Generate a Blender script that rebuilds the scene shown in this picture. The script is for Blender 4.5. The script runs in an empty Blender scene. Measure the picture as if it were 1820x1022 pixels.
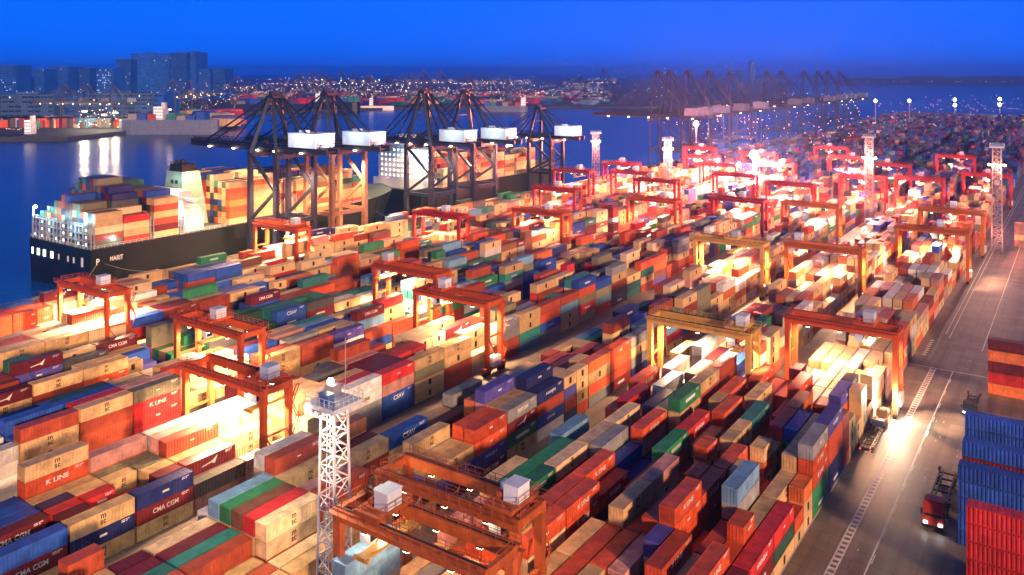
import bpy, bmesh, math, random
import numpy as np
from mathutils import Vector, Matrix

random.seed(11)
S = bpy.context.scene
COL = S.collection

# ------------------------------------------------------------------ camera
PXW, PXH = 1820.0, 1022.0
FPX, CAMH, HOR, UC = 1480.0, 75.0, 130.0, 910.0
YAW = math.atan((1925 - UC) / FPX)
RX, RY = math.cos(YAW), math.sin(YAW)          # camera right in the ground plane
FX, FY = -math.sin(YAW), math.cos(YAW)         # camera forward


def at(u, v, Z):
    """world point seen at photo pixel (u, v) at depth Z"""
    x = (u - UC) / FPX * Z
    return Vector((x * RX + Z * FX, x * RY + Z * FY, CAMH - (v - HOR) / FPX * Z))


def ground(u, v, z=0.0):
    return at(u, v, FPX * (CAMH - z) / (v - HOR))


cam_d = bpy.data.cameras.new('camera')
cam = bpy.data.objects.new('camera', cam_d)
COL.objects.link(cam)
cam.location = (0, 0, CAMH)
cam.rotation_euler = (math.radians(90), 0, YAW)
cam_d.sensor_width = 36
cam_d.lens = 36 * FPX / PXW
cam_d.shift_y = -((PXH / 2 - HOR) / PXW)
cam_d.clip_end = 60000
cam_d.clip_start = 1
S.camera = cam

# ------------------------------------------------------------------ helpers
class MB:
    def __init__(s):
        s.v, s.f, s.m = [], [], []

    def add(s, vs, fs, mi=0):
        n = len(s.v)
        s.v.extend(vs)
        s.f.extend([tuple(i + n for i in f) for f in fs])
        s.m.extend([mi] * len(fs))

    BF = [(0, 3, 2, 1), (4, 5, 6, 7), (0, 1, 5, 4), (1, 2, 6, 5), (2, 3, 7, 6), (3, 0, 4, 7)]

    def box(s, x0, y0, z0, x1, y1, z1, mi=0):
        s.add([(x0, y0, z0), (x1, y0, z0), (x1, y1, z0), (x0, y1, z0), (x0, y0, z1), (x1, y0, z1), (x1, y1, z1), (x0, y1, z1)], MB.BF, mi)

    def bar(s, p, q, w, h=None, mi=0, w2=None, h2=None):
        """square bar from p to q; w across, h the other way; may taper"""
        h = h or w
        w2 = w2 or w
        h2 = h2 or h
        p, q = Vector(p), Vector(q)
        d = (q - p).normalized()
        up = Vector((0, 0, 1)) if abs(d.z) < .95 else Vector((0, 1, 0))
        a = d.cross(up).normalized()
        b = a.cross(d).normalized()
        vs = []
        for c, ww, hh in ((p, w, h), (q, w2, h2)):
            for i, j in ((-1, -1), (1, -1), (1, 1), (-1, 1)):
                vs.append(tuple(c + a * (ww / 2 * i) + b * (hh / 2 * j)))
        s.add(vs, MB.BF, mi)

    def tube(s, p, q, r, n=8, mi=0, r2=None):
        r2 = r if r2 is None else r2
        p, q = Vector(p), Vector(q)
        d = (q - p).normalized()
        up = Vector((0, 0, 1)) if abs(d.z) < .95 else Vector((0, 1, 0))
        a = d.cross(up).normalized()
        b = a.cross(d)
        vs = []
        for c, rr in ((p, r), (q, r2)):
            for k in range(n):
                t = 2 * math.pi * k / n
                vs.append(tuple(c + a * (rr * math.cos(t)) + b * (rr * math.sin(t))))
        fs = [(k, (k + 1) % n, n + (k + 1) % n, n + k) for k in range(n)]
        fs += [tuple(range(n - 1, -1, -1)), tuple(range(n, 2 * n))]
        s.add(vs, fs, mi)

    def quad(s, a, b, c, d, mi=0):
        s.add([tuple(a), tuple(b), tuple(c), tuple(d)], [(0, 1, 2, 3)], mi)

    def ball(s, c, r, mi=0):
        c = Vector(c)
        vs, fs = [], []
        N, M = 8, 5
        for i in range(1, M):
            for k in range(N):
                t, p = math.pi * i / M, 2 * math.pi * k / N
                vs.append((c.x + r * math.sin(t) * math.cos(p), c.y + r * math.sin(t) * math.sin(p), c.z + r * math.cos(t)))
        vs += [(c.x, c.y, c.z + r), (c.x, c.y, c.z - r)]
        for i in range(M - 2):
            for k in range(N):
                fs.append((i * N + k, (i + 1) * N + k, (i + 1) * N + (k + 1) % N, i * N + (k + 1) % N))
        for k in range(N):
            fs.append((N * (M - 1), k, (k + 1) % N))
            fs.append((N * (M - 1) + 1, (M - 2) * N + (k + 1) % N, (M - 2) * N + k))
        s.add(vs, fs, mi)

    def prism(s, pts, z0, z1, mi=0):
        n = len(pts)
        vs = [(x, y, z0) for x, y in pts] + [(x, y, z1) for x, y in pts]
        fs = [(k, (k + 1) % n, n + (k + 1) % n, n + k) for k in range(n)] + [tuple(range(n - 1, -1, -1)), tuple(range(n, 2 * n))]
        s.add(vs, fs, mi)

    def rail(s, p, q, h=1.1, step=2.0, t=.07, mi=0):
        """handrail between two points"""
        p, q = Vector(p), Vector(q)
        n = max(1, int((q - p).length / step))
        up = Vector((0, 0, h))
        for k in range(n + 1):
            c = p.lerp(q, k / n)
            s.bar(c, c + up, t, t, mi)
        s.bar(p + up, q + up, t, t, mi)
        s.bar(p + up * .5, q + up * .5, t * .8, t * .8, mi)

    def mesh(s, name, mats):
        me = bpy.data.meshes.new(name)
        me.from_pydata(s.v, [], s.f)
        for m in mats if isinstance(mats, (list, tuple)) else [mats]:
            me.materials.append(m)
        if any(s.m):
            me.polygons.foreach_set('material_index', s.m)
        me.update()
        return me

    def build(s, name, mats, parent=None, loc=None, **props):
        return link(name, s.mesh(name, mats), parent, loc, **props)


def link(name, data, parent=None, loc=None, rz=0, **props):
    o = bpy.data.objects.new(name, data)
    COL.objects.link(o)
    if parent:
        o.parent = parent
    if loc is not None:
        o.location = loc
    if rz:
        o.rotation_euler = (0, 0, rz)
    for k, v in props.items():
        o[k] = v
    return o


def empty(name, loc, label, category, group=None, rz=0):
    o = link(name, None, None, loc, rz, label=label, category=category)
    o.empty_display_size = .5
    if group:
        o['group'] = group
    return o


KIDS = {}


def kids(o):
    return [c for c in bpy.data.objects if c.parent == o]


def copy_tree(o, tree, parent=None):
    c = o.copy()
    COL.objects.link(c)
    c.parent = parent
    for ch, sub in tree:
        copy_tree(ch, sub, c)
    return c


def tree_of(o):
    return [(c, tree_of(c)) for c in kids(o)]


# ------------------------------------------------------------------ materials
def nt(m):
    return m.node_tree.nodes, m.node_tree.links


def paint(name, col, rough=.5, metal=0.0, var=.25, rust=.0, bump=0.0, scale=1.0, island=False, spec=.4):
    """painted or bare surface: colour varied by noise, with rust or dirt patches"""
    m = bpy.data.materials.new(name)
    m.use_nodes = True
    N, L = nt(m)
    b = N['Principled BSDF']
    b.inputs['Roughness'].default_value = rough
    b.inputs['Metallic'].default_value = metal
    b.inputs['Specular IOR Level'].default_value = spec
    geo = N.new('ShaderNodeNewGeometry')
    tc = N.new('ShaderNodeTexCoord')
    n1 = N.new('ShaderNodeTexNoise')
    n1.inputs['Scale'].default_value = .35 * scale
    n1.inputs['Detail'].default_value = 6
    n1.inputs['Roughness'].default_value = .65
    L.new(geo.outputs['Position'], n1.inputs['Vector'])
    mr = N.new('ShaderNodeMapRange')
    mr.inputs[1].default_value, mr.inputs[2].default_value = .3, .7
    mr.inputs[3].default_value, mr.inputs[4].default_value = 1 - var, 1 + var
    L.new(n1.outputs['Fac'], mr.inputs[0])
    rnd = geo.outputs['Random Per Island'] if island else N.new('ShaderNodeObjectInfo').outputs['Random']
    m2 = N.new('ShaderNodeMapRange')
    m2.inputs[3].default_value, m2.inputs[4].default_value = .72, 1.22
    L.new(rnd, m2.inputs[0])
    mul = N.new('ShaderNodeMath')
    mul.operation = 'MULTIPLY'
    L.new(mr.outputs[0], mul.inputs[0])
    L.new(m2.outputs[0], mul.inputs[1])
    mx = N.new('ShaderNodeMix')
    mx.data_type = 'RGBA'
    mx.blend_type = 'MULTIPLY'
    mx.inputs['Factor'].default_value = 1
    mx.inputs['A'].default_value = (*col, 1)
    L.new(mul.outputs[0], mx.inputs['B'])
    out = mx.outputs['Result']
    if rust > 0:
        n2 = N.new('ShaderNodeTexNoise')
        n2.inputs['Scale'].default_value = 1.1 * scale
        n2.inputs['Detail'].default_value = 8
        n2.inputs['Roughness'].default_value = .75
        mp = N.new('ShaderNodeMapping')
        mp.inputs['Scale'].default_value = (1, 1, .35)
        L.new(geo.outputs['Position'], mp.inputs['Vector'])
        L.new(mp.outputs[0], n2.inputs['Vector'])
        r = N.new('ShaderNodeMapRange')
        r.inputs[1].default_value, r.inputs[2].default_value = .6, .74
        r.inputs[3].default_value, r.inputs[4].default_value = 0, rust
        L.new(n2.outputs['Fac'], r.inputs[0])
        mz = N.new('ShaderNodeMix')
        mz.data_type = 'RGBA'
        mz.inputs['B'].default_value = (.09, .045, .025, 1)
        L.new(r.outputs[0], mz.inputs['Factor'])
        L.new(out, mz.inputs['A'])
        out = mz.outputs['Result']
    L.new(out, b.inputs['Base Color'])
    if bump > 0:
        w = N.new('ShaderNodeTexWave')
        w.wave_type = 'BANDS'
        w.bands_direction = 'Y'
        w.inputs['Scale'].default_value = 1.1
        w.wave_profile = 'SIN'
        L.new(geo.outputs['Position'], w.inputs['Vector'])
        bp = N.new('ShaderNodeBump')
        bp.inputs['Strength'].default_value = bump
        bp.inputs['Distance'].default_value = .04
        L.new(w.outputs['Fac'], bp.inputs['Height'])
        L.new(bp.outputs[0], b.inputs['Normal'])
    return m


def glow(name, col, power):
    m = bpy.data.materials.new(name)
    m.use_nodes = True
    N, L = nt(m)
    b = N['Principled BSDF']
    b.inputs['Base Color'].default_value = (.8, .8, .8, 1)
    b.inputs['Emission Color'].default_value = (*col, 1)
    b.inputs['Emission Strength'].default_value = power
    return m


CC = {  # container paints
    'tan': (.62, .42, .2), 'cream': (.7, .52, .3), 'rust red': (.36, .065, .03), 'orange red': (.56, .085, .03), 'orange': (.62, .16, .05),
    'maroon': (.15, .018, .022), 'bright red': (.5, .03, .03), 'blue': (.025, .09, .42), 'navy': (.016, .025, .12), 'violet blue': (.09, .08, .34),
    'teal': (.03, .2, .18), 'green': (.03, .21, .085), 'dark green': (.025, .07, .045), 'grey': (.28, .29, .29), 'dark grey': (.09, .085, .08),
    'white': (.72, .71, .67), 'brown': (.2, .085, .045), 'light blue': (.16, .33, .5), 'pink': (.55, .27, .23), 'olive grey': (.2, .19, .12)}
CN = list(CC)
cmat = {k: paint(k.replace(' ', '_') + '_container_paint', c, .45, 0, .38, .9 if k not in ('white', 'cream', 'tan') else .7, scale=1.5) for k, c in CC.items()}
mmat = {k: paint(k.replace(' ', '_') + '_far_paint', c, .5, 0, .2, .5, bump=.6, island=True) for k, c in CC.items()}
M = dict(
    ink=paint('dark_lettering', (.03, .025, .02), .6, var=.1),
    wink=paint('white_lettering', (.75, .75, .72), .6, var=.1),
    steel=paint('galvanised_steel', (.34, .35, .37), .4, .4, .2),
    dark=paint('dark_machinery', (.035, .033, .032), .5, .2),
    rubber=paint('tyre_rubber', (.02, .02, .02), .8),
    rtg=paint('red_orange_crane_paint', (.52, .085, .022), .42, 0, .2, .55),
    rst=paint('rusty_orange_crane_paint', (.42, .1, .028), .45, 0, .3, .85, scale=1.6),
    ylw=paint('yellow_crane_paint', (.68, .4, .1), .42, 0, .2, .5),
    org=paint('orange_crane_paint', (.62, .17, .035), .42, 0, .2, .55),
    red=paint('red_crane_paint', (.42, .03, .025), .45, 0, .2, .4),
    navy=paint('dark_blue_crane_paint', (.018, .026, .05), .45, 0, .2, .3),
    lamplit=paint('lamplit_crane_paint', (.3, .16, .09), .5, 0, .2, .5),  # orange lamplight on the legs put into the colour
    white=paint('white_paint', (.78, .79, .8), .4, 0, .1, .25),
    pale=paint('pale_blue_white_paint', (.62, .72, .82), .4, 0, .12, .25),
    glass=paint('dark_glass', (.02, .03, .04), .08, 0, .05, spec=.6),
    mast=paint('pale_mast_paint', (.5, .42, .42), .5, 0, .15, .3),
    hull=paint('black_hull_paint', (.008, .014, .014), .4, 0, .3, .35, scale=.3),
    hullred=paint('red_boot_top', (.18, .02, .015), .5),
    deck=paint('green_grey_deck', (.1, .14, .13), .6, 0, .2, .4),
    mint=paint('pale_green_funnel_paint', (.3, .46, .36), .45, 0, .15, .3),
    hullgrey=paint('blue_grey_hull', (.12, .16, .25), .5),
    conc=paint('concrete', (.27, .25, .23), .8, 0, .2, scale=.2),
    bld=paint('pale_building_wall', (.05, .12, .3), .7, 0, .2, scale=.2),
    bld_haze=paint('hazed_tower_wall', (.006, .1, .5), .7, 0, .2, scale=.1),  # dusk haze put into the wall colour, fades the far buildings
    land=paint('far_land', (.04, .05, .06), .9, scale=.02),
    line=paint('road_marking_white', (.72, .7, .66), .6, 0, .3, .0, scale=3),
    stud=paint('road_stud', (.8, .78, .7), .4),
    truckred=paint('truck_red', (.42, .05, .03), .35, 0, .15, .3),
)
G = dict(
    warm=glow('warm_lamp', (1, .72, .4), 30), wht=glow('white_lamp', (.85, .95, 1), 30), star=glow('mast_floodlight', (1, .7, .45), 24), mir=glow('far_floodlight', (1, .72, .42), 2.5),
    far=glow('far_lamp', (1, .7, .42), 7), farb=glow('far_white_lamp', (.55, .8, 1), 6), tail=glow('tail_lamp', (1, .05, .02), 6),
    win=glow('lit_window', (.75, .95, 1), 1.6), winw=glow('warm_lit_window', (1, .7, .4), 2.0), rlamp=glow('red_lamp', (1, .3, .2), 16))


def asphalt():
    m = bpy.data.materials.new('asphalt')
    m.use_nodes = True
    N, L = nt(m)
    b = N['Principled BSDF']
    geo = N.new('ShaderNodeNewGeometry')
    sep = N.new('ShaderNodeSeparateXYZ')
    mp = N.new('ShaderNodeMapping')
    mp.inputs['Scale'].default_value = (.35, .012, 1)      # long tyre-worn streaks along the road
    L.new(geo.outputs['Position'], mp.inputs['Vector'])
    n1 = N.new('ShaderNodeTexNoise')
    n1.inputs['Scale'].default_value = 1.6
    n1.inputs['Detail'].default_value = 7
    L.new(mp.outputs[0], n1.inputs['Vector'])
    n2 = N.new('ShaderNodeTexNoise')
    n2.inputs['Scale'].default_value = .09
    n2.inputs['Detail'].default_value = 9
    n2.inputs['Roughness'].default_value = .7
    L.new(geo.outputs['Position'], n2.inputs['Vector'])
    bk = N.new('ShaderNodeTexBrick')                       # repaired slabs of different age
    bk.inputs['Scale'].default_value = .085
    bk.inputs['Mortar Size'].default_value = .004
    bk.inputs['Color1'].default_value = (.8, .8, .8, 1)
    bk.inputs['Color2'].default_value = (1.15, 1.15, 1.15, 1)
    bk.inputs['Mortar'].default_value = (.45, .45, .45, 1)
    L.new(geo.outputs['Position'], bk.inputs['Vector'])
    a = N.new('ShaderNodeMath')
    a.operation = 'ADD'
    L.new(n1.outputs['Fac'], a.inputs[0])
    L.new(n2.outputs['Fac'], a.inputs[1])
    cr = N.new('ShaderNodeValToRGB')
    cr.color_ramp.elements[0].position, cr.color_ramp.elements[0].color = .35, (.12, .095, .078, 1)
    cr.color_ramp.elements[1].position, cr.color_ramp.elements[1].color = .75, (.34, .275, .225, 1)
    dv = N.new('ShaderNodeMath')
    dv.operation = 'MULTIPLY'
    dv.inputs[1].default_value = .5
    L.new(a.outputs[0], dv.inputs[0])
    L.new(dv.outputs[0], cr.inputs['Fac'])
    mx = N.new('ShaderNodeMix')
    mx.data_type, mx.blend_type = 'RGBA', 'MULTIPLY'
    mx.inputs['Factor'].default_value = 1
    L.new(cr.outputs['Color'], mx.inputs['A'])
    L.new(bk.outputs['Color'], mx.inputs['B'])
    L.new(mx.outputs['Result'], b.inputs['Base Color'])
    r = N.new('ShaderNodeMapRange')
    r.inputs[3].default_value, r.inputs[4].default_value = .35, .7
    L.new(n2.outputs['Fac'], r.inputs[0])
    L.new(r.outputs[0], b.inputs['Roughness'])
    return m


def water_mat():
    m = bpy.data.materials.new('harbour_water')
    m.use_nodes = True
    N, L = nt(m)
    b = N['Principled BSDF']
    b.inputs['Base Color'].default_value = (.003, .05, .22, 1)
    b.inputs['Roughness'].default_value = .24
    b.inputs['IOR'].default_value = 1.33
    geo = N.new('ShaderNodeNewGeometry')
    n = N.new('ShaderNodeTexNoise')
    n.inputs['Scale'].default_value = .12
    n.inputs['Detail'].default_value = 5
    L.new(geo.outputs['Position'], n.inputs['Vector'])
    bp = N.new('ShaderNodeBump')
    bp.inputs['Strength'].default_value = .35
    bp.inputs['Distance'].default_value = .5
    L.new(n.outputs['Fac'], bp.inputs['Height'])
    L.new(bp.outputs[0], b.inputs['Normal'])
    return m


M['asphalt'] = asphalt()
M['water'] = water_mat()

# ------------------------------------------------------------------ world, sun, haze
W = bpy.data.worlds.new('World')
S.world = W
W.use_nodes = True
N, L = W.node_tree.nodes, W.node_tree.links
sky = N.new('ShaderNodeTexSky')
sky.sky_type = 'NISHITA'
sky.sun_disc = False
SUN_EL, SUN_AZ = math.radians(14), math.radians(118)      # azimuth clockwise from +Y
sky.sun_elevation = math.radians(2)
sky.sun_rotation = SUN_AZ
tint = N.new('ShaderNodeMix')
tint.data_type, tint.blend_type = 'RGBA', 'MULTIPLY'
tint.inputs['Factor'].default_value = 1
geo = N.new('ShaderNodeTexCoord')
sep = N.new('ShaderNodeSeparateXYZ')
L.new(geo.outputs['Generated'], sep.inputs[0])
cr = N.new('ShaderNodeValToRGB')
e = cr.color_ramp.elements
e[0].position, e[0].color = 0.0, (.0002, .13, .92, 1)
e[1].position, e[1].color = .16, (.0002, .13, .95, 1)
for p, c in ((.05, (.0002, .13, .95, 1)), (.24, (.02, .11, .5, 1)), (.4, (.02, .045, .15, 1)), (1.0, (.03, .05, .12, 1))):
    x = e.new(p)
    x.color = c
L.new(sep.outputs['Z'], cr.inputs['Fac'])
bg = N['Background']
L.new(cr.outputs['Color'], bg.inputs['Color'])
bg.inputs['Strength'].default_value = 1.0

fill_sun_d = bpy.data.lights.new('fill_sun', 'SUN')
fill_sun_d.energy = 4.7  # added warm fill for yard floodlights out of view, sun already set
fill_sun_d.color = (1, .56, .31)
fill_sun_d.angle = math.radians(6)
fill_sun = link('fill_sun', fill_sun_d)
sd = Vector((math.sin(SUN_AZ) * math.cos(SUN_EL), math.cos(SUN_AZ) * math.cos(SUN_EL), math.sin(SUN_EL)))
fill_sun.rotation_euler = (-sd).to_track_quat('-Z', 'Y').to_euler()

S.view_settings.view_transform = 'Standard'
S.view_settings.look = 'None'
S.view_settings.exposure = .3
S.view_settings.gamma = 1
S.cycles.max_bounces = 5
S.cycles.diffuse_bounces = 2
S.cycles.glossy_bounces = 2
S.cycles.volume_bounces = 0
S.cycles.transmission_bounces = 2
S.cycles.sample_clamp_indirect = 4
S.cycles.caustics_reflective = False
S.cycles.caustics_refractive = False

HAZE = True
if HAZE:
    hm = bpy.data.materials.new('haze_air')
    hm.use_nodes = True
    N, L = nt(hm)
    N.remove(N['Principled BSDF'])
    pv = N.new('ShaderNodeVolumePrincipled')
    pv.inputs['Color'].default_value = (.14, .44, 1, 1)
    pv.inputs['Density'].default_value = .00017
    pv.inputs['Anisotropy'].default_value = .65
    L.new(pv.outputs[0], N['Material Output'].inputs['Volume'])
    b = MB()
    b.box(-7000, -400, -8, 3500, 9000, 142)
    b.build('haze', hm, kind='stuff', label='thin blue dusk haze over the harbour')


def lamp(kind, loc, power, col, radius=.3, spot=150, parent=None, down=True):
    d = bpy.data.lights.new('lamp', kind)
    d.energy = power
    d.color = col
    if kind in ('POINT', 'SPOT'):
        d.shadow_soft_size = radius
    if kind == 'SPOT':
        d.spot_size = math.radians(spot)
        d.spot_blend = .6
    o = link('lamp', d, parent, loc)
    return o


# ------------------------------------------------------------------ setting
def sheet(name, x0, y0, x1, y1, z, mat, **kw):
    b = MB()
    b.quad((x0, y0, z), (x1, y0, z), (x1, y1, z), (x0, y1, z))
    return b.build(name, mat, **kw)


sheet('water', -30000, -4000, 30000, 40000, -4, M['water'], kind='structure')
b = MB()
b.box(-288, -120, -6, 700, 1760, 0)
b.build('quay_ground', M['asphalt'], kind='structure')
b = MB()
b.box(-288, -120, .004, -286.6, 1760, .45)
b.build('quay_kerb', M['conc'], kind='structure')
# road markings, all sheets 4 mm proud
b = MB()
for s in (-.55, .55):
    b.quad((-31.35 + s - .12, 95, .004), (-31.35 + s + .12, 95, .004), (-31.35 + s + .12, 235, .004), (-31.35 + s - .12, 235, .004))
y = 95
while y < 234:
    b.quad((-31.78, y, .004), (-30.92, y, .004), (-30.92, y + .75, .004), (-31.78, y + .75, .004))
    y += 1.5
b.quad((-27.1, 95, .004), (-26.85, 95, .004), (-26.85, 235, .004), (-27.1, 235, .004))
y = 100
while y < 235:
    b.quad((-26.75, y, .004), (-26.6, y, .004), (-26.6, y + 3, .004), (-26.75, y + 3, .004))
    y += 9
b.quad((-37.2, 235.2, .004), (-18.5, 235.2, .004), (-18.5, 235.55, .004), (-37.2, 235.55, .004))
for x, y0, y1 in ((-31.2, 264, 700), (-32.5, 268, 700), (-22.45, 257, 700), (-37.9, 250, 700)):
    b.quad((x - .11, y0, .004), (x + .11, y0, .004), (x + .11, y1, .004), (x - .11, y1, .004))
for y in range(245, 260, 2):
    b.quad((-35.4, y, .004), (-34.4, y, .004), (-34.4, y + .9, .004), (-35.4, y + .9, .004))
b.build('road_markings', M['line'], kind='structure')
for nm, x0, x1, y0, y1 in (('stack_plinth', -38.2, -37.25, 60, 236), ('traffic_island', -34.0, -33.2, 240, 420)):
    b = MB()
    b.box(x0, y0, .004, x1, y1, .35 if nm == 'stack_plinth' else .14)
    b.build(nm, M['conc'], kind='structure')
b = MB()
r = random.Random(4)
for i in range(46):
    x, y = r.choice((-29.2, -24.5, -25.8, -21.5, -20.4)) + r.uniform(-.3, .3), r.uniform(110, 420)
    b.box(x - .08, y - .3, .004, x + .08, y + r.uniform(.2, .7), .03)
b.build('road_studs', M['stud'], kind='structure')
# far shore: one low sheet of land, its edge following the photographed waterline
shore = [(-400, 262), (0, 246), (120, 245), (230, 233), (420, 224), (430, 200), (560, 196), (700, 192), (900, 189), (1080, 190), (1400, 190)]
pts = [ground(u, v) for u, v in shore]
far = [Vector((p.x * 1, p.y, 0)) + (Vector((p.x, p.y, 0)).normalized() * 9000) for p in reversed(pts)]
b = MB()
b.prism([(p.x, p.y) for p in reversed(pts + far)], -5, 1.0)
b.build('far_shore_land', M['land'], kind='structure')
# hills behind the right hand terminal
b = MB()
r = random.Random(9)
prev = None
for i in range(60):
    u = 1480 + i * 9
    h = 20 + 26 * (1 - math.exp(-(i / 9.0))) + 5 * math.sin(i * .45) + r.uniform(-2, 2)
    row = []
    for d, f in ((5200, 0), (5500, .55), (5900, 1), (6600, .3)):
        p = at(u, HOR, d)
        row.append((p.x, p.y, max(-2, h * 1.1 * f - (2 if f == 0 else 0))))
    if prev:
        for k in range(3):
            b.quad(prev[k], row[k], row[k + 1], prev[k + 1])
    prev = row
b.build('hills', M['land'], kind='structure')
# ------------------------------------------------------------------ containers
CW, CH, CL, RP, BP = 2.44, 2.5, 10.25, 2.74, 10.6
BLK = [  # right face X, first Y, last Y, bay phase, how a label names the block
    dict(x=-37.3, y0=96, y1=1500, ph=5.6, n='roadside block'),
    dict(x=-63.5, y0=78, y1=1500, ph=1.0, n='second block from road'),
    dict(x=-91.2, y0=52, y1=1500, ph=4.4, n='lattice mast block'),
    dict(x=-124.5, y0=48, y1=1500, ph=1.5, n='fourth block from road'),
    dict(x=-153.5, y0=58, y1=1500, ph=8.0, n='fifth block from road'),
    dict(x=-180.5, y0=70, y1=1500, ph=2.0, n='third block from quay'),
    dict(x=-207.0, y0=84, y1=1500, ph=7.0, n='second block from quay'),
    dict(x=-237.5, y0=100, y1=1500, ph=3.0, n='block nearest the ship'),
]
NROW = 6
PAL = {'tan': 30, 'cream': 14, 'rust red': 16, 'orange red': 14, 'orange': 8, 'maroon': 6, 'bright red': 4, 'blue': 5, 'navy': 4, 'violet blue': 2,
       'teal': 4, 'green': 4.5, 'dark green': 2, 'grey': 5, 'dark grey': 1.5, 'white': 5.5, 'brown': 3, 'light blue': 2, 'pink': 3.5, 'olive grey': 2}
PK, PW_ = list(PAL), list(PAL.values())
PWF = [1, .5, 6, 2, .5, 14, 2, 16, 22, 16, 3, 1, 5, 4, 12, .5, 3, 2, 1.5, 2]    # far end: dark blue-violet paints put haze and dimness into the colour
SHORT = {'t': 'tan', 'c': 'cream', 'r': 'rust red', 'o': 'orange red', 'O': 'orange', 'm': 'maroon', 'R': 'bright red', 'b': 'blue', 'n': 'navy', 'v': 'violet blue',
         'e': 'teal', 'g': 'green', 'd': 'dark green', 'y': 'grey', 'k': 'dark grey', 'w': 'white', 'B': 'brown', 'l': 'light blue', 'p': 'pink', 'i': 'olive grey'}
# hand set stacks, read off the photograph: (block, bay, row) -> paints from the ground up;
# "/" parts two twenty-foot stacks (nearer half first)
SET = {}
def setrow(bi, bay, text):
    for r, q in enumerate(text.split()):
        if q != '-':
            SET[(bi, bay, r)] = q


# lane-side row first
setrow(0, 9, 'tRm rooo tnn tcto tttv ttp ttoo tto ttt')
setrow(0, 10, 'tmR tooo too roO rvoo Rcto too tott ttO')
setrow(0, 11, 'tdR tgt/ttt dddyl rro tOoo trRo tt trtp tto')
setrow(0, 12, 'to/ttO ttt to roo toOo tt ttco trb toog')
setrow(0, 13, 'ggooy ttct tt ttOt/ttt tco/ttt ttct toO trt rroR')
setrow(0, 14, 'nnoov toOt tog troR tog rooe tO tooo toot')
setrow(0, 15, 'rmm/tttt tok trg tooO toR roo tcct tto ttro')
setrow(0, 16, 'ttt/tttt ttOv rtr/toc roR trRo roo tto ttco too')
setrow(0, 17, 'c/cccc tOc/toc cct/ccc tcc/toc tcO/ccc tcw/too')
setrow(0, 18, 'cOp/ccc cct/ccc ccc/ccw tcc/tcc tcc/tct ttw/oct')
setrow(0, 19, 'pp/cc pwc cww ccc rcc rrc')
setrow(1, 8, 'on nt to tp tr tt')
setrow(1, 9, 'bgco rooo tto too tOp ttp')
setrow(1, 10, 'nnoo mtoo ttc ttcg tteg ttpt')
setrow(1, 11, 'nmo rRoo tt tooc ttcg ttl')
setrow(1, 12, 'tb tob doky tttc ttw ttel')
setrow(1, 13, 'tn rrpo too tttc ttp tt')
setrow(1, 14, 'ttttg ttot tttn tpo tooR too')
setrow(1, 15, 'tttrt tttt tmR ttww ttp ttpo')
setrow(1, 16, 'rrrrr rtmm roop tow ttpp tpp')
setrow(2, 5, 'tt tt tt trr tre trm')
setrow(2, 6, 'tt tr tt/tt trr tte tmm')
setrow(2, 7, 'tt tc trcc tttR tttB tttg')
setrow(2, 8, 'ttt tpt ttoo ttop ttpp trpt')
setrow(2, 9, 'tm tr ttm ttct tmrt ttrm')
setrow(2, 10, 'mvt tvt tmlt rtt mrt tyy')
setrow(2, 11, 'mvoo Broo otOt tokp rkm tmt')
setrow(2, 12, 'tgmy btmt tttpv pOOO tkk ttmy')
setrow(2, 13, 'wbrn tttnn vopO tyey too tee')
setrow(2, 14, 'nrvt/ottt tttt/ttO roB tbr/trr ttt ttt')
setrow(2, 15, 'yotO tott omm tkr tbo tto')
setrow(2, 16, 'mroo tttt ttot/tto tto trt tbt')
setrow(3, 5, 'tmb nt ttm rtb tbb ttb')
setrow(3, 6, 'tnt nmm/Rm rmR/rmR tnn/ttt rrt rrrot')
setrow(3, 7, 'tmn km/Rmm rR/ttt ttt/rti rii ttop')
setrow(3, 8, 'pk kpm tct ttrr ttcp ttty')
setrow(3, 9, 'ct tcc occc ctcc tccc tccc')
setrow(3, 10, 'tcc tcct tttt tcct ttct ttrm')
setrow(3, 11, 'yyww tttR tttt tttm ttrk tttk')
setrow(3, 12, 'bbpR tppm tttm trrm tttp ttpp')
setrow(3, 13, 'ttit tttt tttR tttr trrg tttr')
setrow(3, 14, 'rrtt rRtt ttct tccc tctc tccc')
setrow(4, 6, 'rttt/rttt rtrb tttbb ttgi tttl tttn')
SET[(4, 6, 0)] = 'rrttr'
setrow(4, 7, 'rrrrt rrrRR tttbb tttdd ttmn tttl')
setrow(4, 8, 'RRRRi RRrRp ttrp ttrp trrt tttt')
setrow(4, 9, 'mkt ttcc cccc tccc tOcc trtc')
setrow(4, 10, 'kmm tcc cocc tct tttc trro')
setrow(4, 11, 'tttt rrrr ttlr bmnb rtrm trtt')
setrow(4, 12, 'rtrr mrry ttyy tbvl tttp trtt')
setrow(4, 13, 'twwv vtvt rtrt tttb ttel tbbe')
setrow(5, 8, 'rmrt tmtb tmbb ttmv ttmm trm')
setrow(5, 9, 'rRot rrtt tttt tyyk tykk ttyt')
setrow(5, 10, 'tm/mt rt/tm mv/tv tvb ttt rrt')
setrow(5, 13, 'tnd mgd tebd tbe tbb ttb')
setrow(5, 14, 'tbbb bbee tbbe ttee tttb ttbb')
setrow(5, 15, 'kkmk tteg teeg tbyr ttro trrt')
setrow(6, 8, 'tott ctot tooo ttoo toot tttt')
setrow(6, 9, 'oott cccc tocc tocc tocc tctc')
setrow(6, 10, 'cccc toct tccc cccc tccc tccc')
setrow(6, 11, 'rrRb pwpp ccpw tcpt ttrt ttrr')
setrow(6, 12, 'tgtr tgtm tgtm trtt ttrr ttrt')
setrow(6, 13, 'tkrr tirt ttrb tmbb trrb trrb')
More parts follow.
